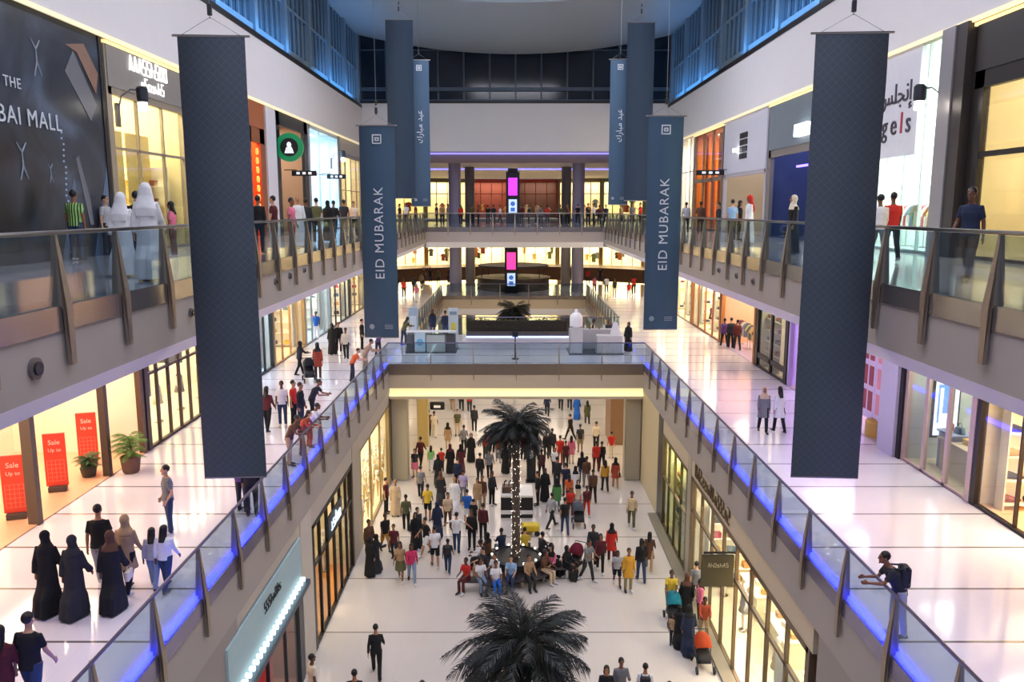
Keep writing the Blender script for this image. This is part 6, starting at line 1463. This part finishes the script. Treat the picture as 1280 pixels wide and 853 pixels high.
# ---------------------------------------------------------------- palms wound with fairy lights
def frond_mesh(seed, L=1.75):
    r = random.Random(seed); bm = B(); n = 13; pts = []
    droop = r.uniform(0.9, 1.45)
    for k in range(n + 1):
        u = k / n; pts.append(Vector((L * u * (1 - 0.12 * u), 0, 0.55 * L * u * (1 - u * droop * 1.25))))
    tube(bm, pts, [0.022 * (1 - 0.8 * k / n) for k in range(n + 1)], 5)
    for k in range(1, n * 4):
        u = k / (n * 4); i = min(n - 1, int(u * n)); p = pts[i].lerp(pts[i + 1], u * n - i); d = (pts[i + 1] - pts[i]).normalized()
        ll = 0.52 * math.sin(math.pi * min(1, u * 0.9 + 0.12)) ** 0.6 * r.uniform(0.85, 1.1)
        for s in (-1, 1):
            tip = p + d * ll * 0.75 + Vector((0, s * ll * 0.62, -ll * 0.55 * r.uniform(0.4, 1.5))); mid = p.lerp(tip, 0.5) + Vector((0, 0, 0.05))
            w2 = d * 0.012; th = Vector((0, 0, 0.003))
            v = [bm.verts.new(q) for q in (p - w2, p + w2, mid + w2 * 1.1, mid - w2 * 1.1, tip)]
            v2 = [bm.verts.new(q - th) for q in (p - w2, p + w2, mid + w2 * 1.1, mid - w2 * 1.1, tip)]
            for f in ((0, 1, 2, 3), (3, 2, 4)): bm.faces.new([v[j] for j in f]); bm.faces.new([v2[j] for j in f][::-1])
            for a, b in ((0, 1), (1, 2), (2, 4), (4, 3), (3, 0)): bm.faces.new((v[a], v2[a], v2[b], v[b]))
    me = bpy.data.meshes.new('frond'); bm.to_mesh(me); bm.free(); me.materials.append(M('10160e', 0.5, var=0.5, scale=3)); return me
FR = [frond_mesh(k) for k in range(5)]
def palm(x, y, top, label, lights=True):
    t = thing('palm_tree', label, 'palm', (x, y, ZG)); H = top - ZG
    bm = B(); pr = []; n = 40
    for k in range(n + 1):
        z = H * k / n; r = 0.16 - 0.035 * k / n + (0.018 if k % 2 else 0); pr.append((r, z))
    lathe(bm, pr, 14); new_obj('trunk', bm, M('57493f', 0.85, var=0.3, scale=8, bump=0.6), t)
    bm = B()
    for k in range(170):
        a = k * 0.62; z = 0.7 + (H - 1.0) * k / 170; a += rnd.uniform(-1.2, 1.2); z += rnd.uniform(-0.06, 0.06); ball(bm, (0.185 * math.cos(a), 0.185 * math.sin(a), z), 0.016, u=6, v=4)
    o = new_obj('fairy_lights', bm, M('fff6e8', 0.5, emit=1.6 if lights else 1.2), t); o['kind'] = 'stuff'
    bm = B(); tube(bm, [(0, 0, H - 0.45), (0, 0, H), (0, 0, H + 0.2)], [0.14, 0.2, 0.1], 12); new_obj('crown_base', bm, M('3b3226', 0.9, var=0.3, scale=10), t)
    N = 56
    for k in range(N):
        o = bpy.data.objects.new('frond', FR[k % 5]); col.objects.link(o); o.parent = t
        u = (k + 0.5) / N; pitch = 68 - 112 * u ** 0.9
        o.location = (0, 0, H + 0.05 - 0.15 * u); o.rotation_euler = (R(rnd.uniform(-15, 15)), -R(pitch * 0.75), R(k * 137.5)); sc2 = 0.80 + 0.22 * rnd.random(); o.scale = (sc2,) * 3
    return t
palm(TB.x, TB.y, -0.55, 'tall palm wound with fairy lights rising from the round bench')
p = at_depth(655, 14.9, -0.55); palm(p.x, p.y, -0.75, 'nearest palm, dark crown at the bottom of the photo')
p = at_depth(643, 64.5, -0.6); palm(p.x, p.y, -0.35, 'farthest palm, small crown behind the bridge', False)
t = thing('tree_planter', 'dark round planter holding the nearest palm', 'planter', (at_depth(655, 14.9, 0).x, 14.9, ZG))
bm = B(); lathe(bm, [(0.9, 0), (1.0, 0.1), (1.0, 0.7), (0.9, 0.74), (0.88, 0.66), (0.2, 0.64)], 32); new_obj('pot', bm, M('2f2b2c', 0.4), t)
# potted plant by the orange shop
p = at(150, 592, 0.0); t = thing('potted_plant', 'leafy green plant in a brown pot beside the farthest red sale stand', 'plant', (p.x + 0.3, p.y + 0.1, 0))
bm = B(); lathe(bm, [(0.2, 0), (0.24, 0.05), (0.3, 0.5), (0.26, 0.52), (0.24, 0.46)], 20); new_obj('pot', bm, M('6a4a3a', 0.6), t)
bm = B(); tube(bm, [(0, 0, 0.45), (0.03, 0.02, 0.8), (-0.02, 0, 1.1)], [0.03, 0.025, 0.01], 6); new_obj('stem', bm, M('5a4a34', 0.8), t)
for k in range(34):
    o = bpy.data.objects.new('leaf_spray', FR[k % 5]); col.objects.link(o); o.parent = t; o.location = (0, 0, 0.45 + 0.65 * (k / 34)); o.rotation_euler = (0, -R(25), R(137.5 * k)); s2 = 0.27 + 0.1 * rnd.random(); o.scale = (s2, s2, s2)
    o.material_slots[0].link = 'OBJECT'; o.material_slots[0].material = M('6f9a48', 0.55, var=0.3, scale=4)
t = thing('potted_plant', 'low dark green plant on the floor left of the brown pot', 'plant', (p.x - 0.75, p.y - 0.35, 0.03))
bm = B(); lathe(bm, [(0.18, 0), (0.24, 0.28), (0.2, 0.3), (0.18, 0.24)], 20); new_obj('pot', bm, M('3f4038', 0.6), t)
for k in range(22):
    o = bpy.data.objects.new('leaf_spray', FR[k % 5]); col.objects.link(o); o.parent = t; o.location = (0, 0, 0.25 + 0.3 * (k / 22)); o.rotation_euler = (0, -R(35), R(137.5 * k)); o.scale = (0.26,) * 3
    o.material_slots[0].link = 'OBJECT'; o.material_slots[0].material = M('44663a', 0.55, var=0.3, scale=4)
# hedge in a planter along the back of the bridge
t = thing('hedge_planter', 'long dark hedge in a planter along the back edge of the bridge', 'hedge', (0.12, YE - 0.75, 0))
new_obj('trough', box(B(), -3.2, 3.2, -0.3, 0.3, 0, 0.35, bev=0.02), M('4a4440', 0.5), t)
bm = B(); r2 = random.Random(3)
for k in range(2600):
    x = r2.uniform(-3.15, 3.15); y = r2.uniform(-0.28, 0.28); z = r2.uniform(0.34, 1.05 + 0.1 * math.sin(x * 5)); a = r2.uniform(0, 6.28); l = 0.11
    d = Vector((math.cos(a) * 0.5, math.sin(a) * 0.5, 0.8)) * l; e = Vector((-math.sin(a), math.cos(a), 0)) * 0.025
    c = Vector((x, y, z)); v = [bm.verts.new(q) for q in (c - e, c + e, c + d)]; bm.faces.new(v)
o = new_obj('foliage', bm, M('4a3f30', 0.8, var=0.4, scale=3), t); o['kind'] = 'stuff'
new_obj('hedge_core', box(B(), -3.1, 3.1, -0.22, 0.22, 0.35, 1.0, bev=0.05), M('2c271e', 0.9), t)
# blue glowing kerb in front of the hedge
new_obj('light_strip', box(B(), -3.2, 3.2, -0.36, -0.31, 0.02, 0.06), M('a8b8ff', 0.5, emit=3), t)

# ---------------------------------------------------------------- kiosks on the bridge
def P3(px, py): return at(px, py, 0.0)
p = P3(540, 441)
t = thing('glass_kiosk', 'glass and white counter kiosk on the left of the bridge', 'kiosk', (p.x, p.y, 0))
gx = M('b8c6cc', 0.3); 
new_obj('kiosk_floor', box(B(), -1.45, 1.35, -0.2, 2.2, 0.0, 0.05), M('3c4248', 0.4), t)
new_obj('front_counter', box(B(), -0.3, 0.75, -0.1, 0.45, 0.05, 1.0, bev=0.02), M('aeb9b4', 0.35), t)
new_obj('poster_cabinet', box(B(), -0.95, -0.35, -0.12, 0.45, 0.05, 1.15, bev=0.02), M('b9d0dc', 0.35), t)
bm = B(); tube(bm, [(-0.65, -0.14, 0.6), (-0.65, -0.12, 0.6)], [0.2] * 2, 18); new_obj('round_emblem', bm, M('5a9ab8', 0.5, emit=0.2), t)
new_obj('dark_cabinet', box(B(), 0.8, 1.3, -0.1, 0.45, 0.05, 1.0, bev=0.02), M('4a4a4c', 0.4), t)
new_obj('left_cabinet', box(B(), -1.4, -1.0, -0.1, 1.9, 0.05, 1.0, bev=0.02), M('55585c', 0.4), t)
new_obj('counter_top', box(B(), -1.42, 1.34, -0.14, 0.5, 1.15, 1.19), M('dfe6ea', 0.3), t)
new_obj('glass_case', box(B(), -0.3, 1.3, -0.1, 0.42, 1.0, 1.15), SHOPGLASS, t)
t = thing('poster_stand', 'tall white poster stand with yellow square beside the glass kiosk', 'poster stand', (P3(567, 436).x, P3(567, 436).y, 0))
new_obj('stand_board', box(B(), -0.28, 0.28, -0.06, 0.06, 0.05, 2.35, bev=0.02), M('c6d2d6', 0.4), t)
new_obj('yellow_square', box(B(), -0.12, 0.14, -0.07, -0.06, 1.0, 1.5), M('d8cf50', 0.5), t)
new_obj('heading', box(B(), -0.2, 0.2, -0.07, -0.06, 1.95, 2.15), M('7d96a2', 0.5), t)
new_obj('foot', box(B(), -0.32, 0.32, -0.2, 0.2, 0, 0.05), STEEL, t)
t = thing('poster_stand', 'pale blue poster stand at the left end of the glass kiosk', 'poster stand', (P3(517, 428).x, P3(517, 428).y, 0))
new_obj('stand_board', box(B(), -0.28, 0.28, -0.06, 0.06, 0.05, 2.1, bev=0.02), M('9fb6cc', 0.4), t)
new_obj('picture', box(B(), -0.2, 0.2, -0.07, -0.06, 0.5, 1.6), M('c9d8e4', 0.5), t)
new_obj('foot', box(B(), -0.32, 0.32, -0.2, 0.2, 0, 0.05), STEEL, t)
p = P3(745, 443)
t = thing('white_kiosk', 'white counter kiosk on the right of the bridge', 'kiosk', (p.x, p.y, 0))
new_obj('kiosk_floor', box(B(), -1.5, 1.5, -0.2, 1.9, 0, 0.05), M('55585c', 0.4), t)
new_obj('right_counter', box(B(), 0.0, 1.42, -0.15, 0.5, 0.05, 1.05, bev=0.03), M('c3c2c0', 0.4), t)
new_obj('left_counter', box(B(), -1.45, -0.75, -0.15, 0.45, 0.05, 1.5, bev=0.03), M('c9c8c6', 0.4), t)
new_obj('back_counter', box(B(), -1.4, 1.4, 1.2, 1.7, 0.05, 1.2, bev=0.03), M('b9b8ba', 0.4), t)
bm = B(); prism(bm, [(0.75, 1.05), (1.4, 1.05), (1.15, 1.75), (0.95, 1.78)], 'y', 0.1, 0.16); new_obj('display_panel', bm, M('e9e9ea', 0.4), t)
t = thing('white_dome_display', 'white dome shaped display on top of the left white counter', 'display', (p.x - 1.1, p.y + 0.15, 1.5))
bm = B(); lathe(bm, [(0.33, 0), (0.35, 0.05), (0.36, 0.45), (0.32, 0.62), (0.2, 0.76), (0.09, 0.82), (0.1, 0.9), (0.06, 0.97)], 24); new_obj('dome', bm, M('f0f0f2', 0.35), t, True)
new_obj('dome_base', box(B(), -0.36, 0.36, -0.28, 0.28, 0, 0.04), STEEL, t)
for k in range(6):
    o = new_obj('cosmetic_bottle', tube(B(), [(0, 0, 0), (0, 0, 0.17), (0, 0, 0.2), (0, 0, 0.27)], [0.05, 0.05, 0.02, 0.02], 10), M(['c8a878', 'd9d4cc', '6a5238', 'e0c0a0', '84705c', 'd8d8d8'][k], 0.3), None)
    o.location = (p.x - 0.75 + 0.26 * k, p.y + 1.35, 1.2); tag(o, 'small bottle on the back counter of the white kiosk', 'bottle', 'bottles on the back counter of the white kiosk')
p = P3(644, 449); t = thing('barrier_post', 'slim black stand by the front railing in the middle of the bridge', 'stand', (p.x, p.y, 0))
bm = B(); lathe(bm, [(0.2, 0), (0.2, 0.03), (0.03, 0.06), (0.03, 1.15), (0.05, 1.16), (0.05, 1.25)], 16); new_obj('pole', bm, BLACK, t)
new_obj('plate', box(B(), -0.16, 0.16, -0.02, 0.02, 1.2, 1.5, bev=0.01), M('2a2c30', 0.3), t)
# ---------------------------------------------------------------- digital totems
def totem(x, y, z, label, c1, H=4.7):
    t = thing('digital_totem', label, 'totem', (x, y, z))
    ho = new_obj('housing', box(B(), -0.62, 0.62, -0.2, 0.2, 0, H, bev=0.04), BLACK, t)
    new_obj('housing_top', box(B(), -0.45, 0.45, -0.25, 0.25, H, H + 0.3, bev=0.04), BLACK, t)
    new_obj('upper_screen', box(B(), -0.42, 0.42, -0.22, -0.2, H - 2.15, H - 0.55), M(c1, 0.5, emit=1.1), ho)
    new_obj('lower_screen', box(B(), -0.38, 0.38, -0.22, -0.2, H - 3.7, H - 2.5), M('b4ccf4', 0.5, emit=0.9), ho)
    bm = B(); ball(bm, (0, -0.23, H - 2.9), 0.22, 0.02, 0.22); box(bm, -0.2, 0.2, -0.24, -0.22, H - 3.6, H - 3.25); new_obj('screen_picture', bm, M('3f6ac0', 0.5, emit=0.6), ho)
totem(at_depth(641, 76.5, 8).x, 76.5, ZU, 'tall black totem with violet screen at the far end of the upper storey', 'c23ce8')
totem(at_depth(639, 77, 2).x, 77, ZM, 'tall black totem with pink screen at the far end of the middle storey', 'ff3c9a', 4.4)
t = thing('round_cafe_bar', 'dark low round bar behind the far rail of the middle void', 'bar', (-0.1, 81.5, 0))
bm = B(); lathe(bm, [(3.6, 0), (3.6, 1.1), (3.7, 1.12), (3.7, 1.2), (3.0, 1.2)], 40); new_obj('bar_counter', bm, M('352820', 0.4), t)
bm = B(); lathe(bm, [(3.4, 2.2), (3.5, 2.25), (3.5, 2.4), (3.3, 2.42)], 40); new_obj('canopy', bm, M('3a3230', 0.5), t)
for k in range(6):
    a = R(60 * k + 20); bm = B(); tube(bm, [(3.3 * math.cos(a), 3.3 * math.sin(a), 1.2), (3.3 * math.cos(a), 3.3 * math.sin(a), 2.25)], [0.05] * 2, 8); new_obj('canopy_post', bm, BLACK, t)
# ---------------------------------------------------------------- ground floor kiosk and totem
p = at(646, 645, ZG)
t = thing('island_kiosk', 'black and white striped island kiosk behind the palm trunk', 'kiosk', (p.x, p.y, ZG))
for nm, z0, z1, c in (('base_band', 0, 0.18, '17171a'), ('white_band', 0.18, 0.38, 'efefe9'), ('counter_body', 0.38, 1.0, '1c1a1c'), ('upper_band', 1.0, 1.1, 'e6e2d8')):
    new_obj(nm, box(B(), -0.75, 0.75, -0.3, 1.3, z0, z1, bev=0.01), M(c, 0.4), t)
new_obj('shelf_block', box(B(), -0.7, -0.15, 0.0, 0.5, 1.1, 1.4, bev=0.01), M('5c4436', 0.5), t)
for k in range(3): new_obj('display_hook', tube(B(), [(-0.6 + 0.22 * k, 0.2, 1.4), (-0.58 + 0.22 * k, 0.2, 1.6), (-0.48 + 0.22 * k, 0.2, 1.66)], [0.03, 0.03, 0.05], 8), BLACK, t)
p = at(664, 602, ZG); t = thing('display_totem', 'dark upright display totem right of the palm trunk', 'totem', (p.x, p.y, ZG))
new_obj('housing', box(B(), -0.24, 0.24, -0.1, 0.1, 0, 1.95, bev=0.02), BLACK, t); new_obj('screen', box(B(), -0.09, 0.09, -0.12, -0.1, 1.3, 1.75), M('c8c4bb', 0.5, emit=0.5), t)
new_obj('foot', box(B(), -0.3, 0.3, -0.25, 0.25, 0, 0.04), DFRAME, t)
t = thing('yellow_toy_cart', 'bright yellow child cart behind the palm bench', 'cart', tuple(at(663, 668, ZG)))
new_obj('cart_body', box(B(), -0.4, 0.4, -0.25, 0.25, 0.15, 0.5, bev=0.08), M('e0c020', 0.4), t)
for sx in (-1, 1):
    for sy in (-1, 1): new_obj('wheel', tube(B(), [(sx * 0.3, sy * 0.24 - 0.02, 0.12), (sx * 0.3, sy * 0.24 + 0.02, 0.12)], [0.12] * 2, 14), BLACK, t)
new_obj('push_handle', tube(B(), [(-0.38, 0, 0.45), (-0.6, 0, 0.95), (-0.6, 0, 0.95 + 0.01)], [0.02] * 3, 6), BLACK, t)
# ---------------------------------------------------------------- strollers
def stroller(px, py, lv, rz, c, label, dx=0):
    z = {'g': ZG, 'm': ZM}[lv]; p = at(px, py, z)
    t = thing('stroller', label, 'stroller', (p.x, p.y, z), R(rz), 'strollers')
    bm = B()
    for s in (-1, 1):
        tube(bm, [(s * 0.24, 0.42, 0.12), (s * 0.24, 0.0, 0.5), (s * 0.24, -0.5, 1.02)], [0.014] * 3, 6); tube(bm, [(s * 0.24, -0.38, 0.14), (s * 0.24, 0.05, 0.62)], [0.014] * 2, 6)
    tube(bm, [(-0.24, -0.5, 1.02), (0.24, -0.5, 1.02)], [0.018] * 2, 8); tube(bm, [(-0.24, -0.38, 0.14), (0.24, -0.38, 0.14)], [0.012] * 2, 6)
    new_obj('frame', bm, M('4a4c50', 0.4, 0.6), t)
    bm = B(); tube(bm, [(0, 0.34, 0.3), (0, 0.22, 0.48), (0, -0.1, 0.5), (0, -0.3, 0.85)], [(0.18, 0.03), (0.21, 0.05), (0.22, 0.06), (0.2, 0.03)], 12, up=(1, 0, 0)); new_obj('seat', bm, M('26262a', 0.8), t, True)
    bm = B(); n = 12; rr = []
    for k in range(8):
        a = R(15 + 100 * k / 7); rr.append([bm.verts.new((0.24 * math.cos(R(180 * j / n)), -0.12 + 0.42 * math.cos(a) * 0.9 * (0.75 + 0.25 * math.sin(R(180 * j / n))), 0.68 + 0.42 * math.sin(a) * math.sin(R(180 * j / n)) ** 0.5)) for j in range(n + 1)])
    for a, b in zip(rr[:-1], rr[1:]):
        for j in range(n): bm.faces.new((a[j], a[j + 1], b[j + 1], b[j]))
    bmesh.ops.solidify(bm, geom=list(bm.faces), thickness=0.012); new_obj('canopy', bm, M(c, 0.7), t)
    for sx in (-1, 1):
        for y in (0.42, -0.38): new_obj('wheel', tube(B(), [(sx * 0.27 - 0.025, y, 0.12), (sx * 0.27 + 0.025, y, 0.12)], [0.12] * 2, 16), M('1c1c1e', 0.6), t)
    new_obj('basket', box(B(), -0.2, 0.2, -0.3, 0.2, 0.2, 0.32, bev=0.03), M('2a2a2c', 0.9), t)
stroller(842, 778, 'g', 180, '2aa0b4', 'stroller with turquoise canopy by the right shop wall')
stroller(878, 834, 'g', 180, 'd85a28', 'stroller with orange canopy near the bright right shop')
stroller(719, 713, 'g', 150, '8a1c3c', 'stroller with dark red canopy right of the palm bench')
stroller(723, 657, 'g', 180, '6d7480', 'stroller with grey canopy in the right crowd')
stroller(387, 477, 'm', 200, '2c2c30', 'black stroller on the left middle gallery')
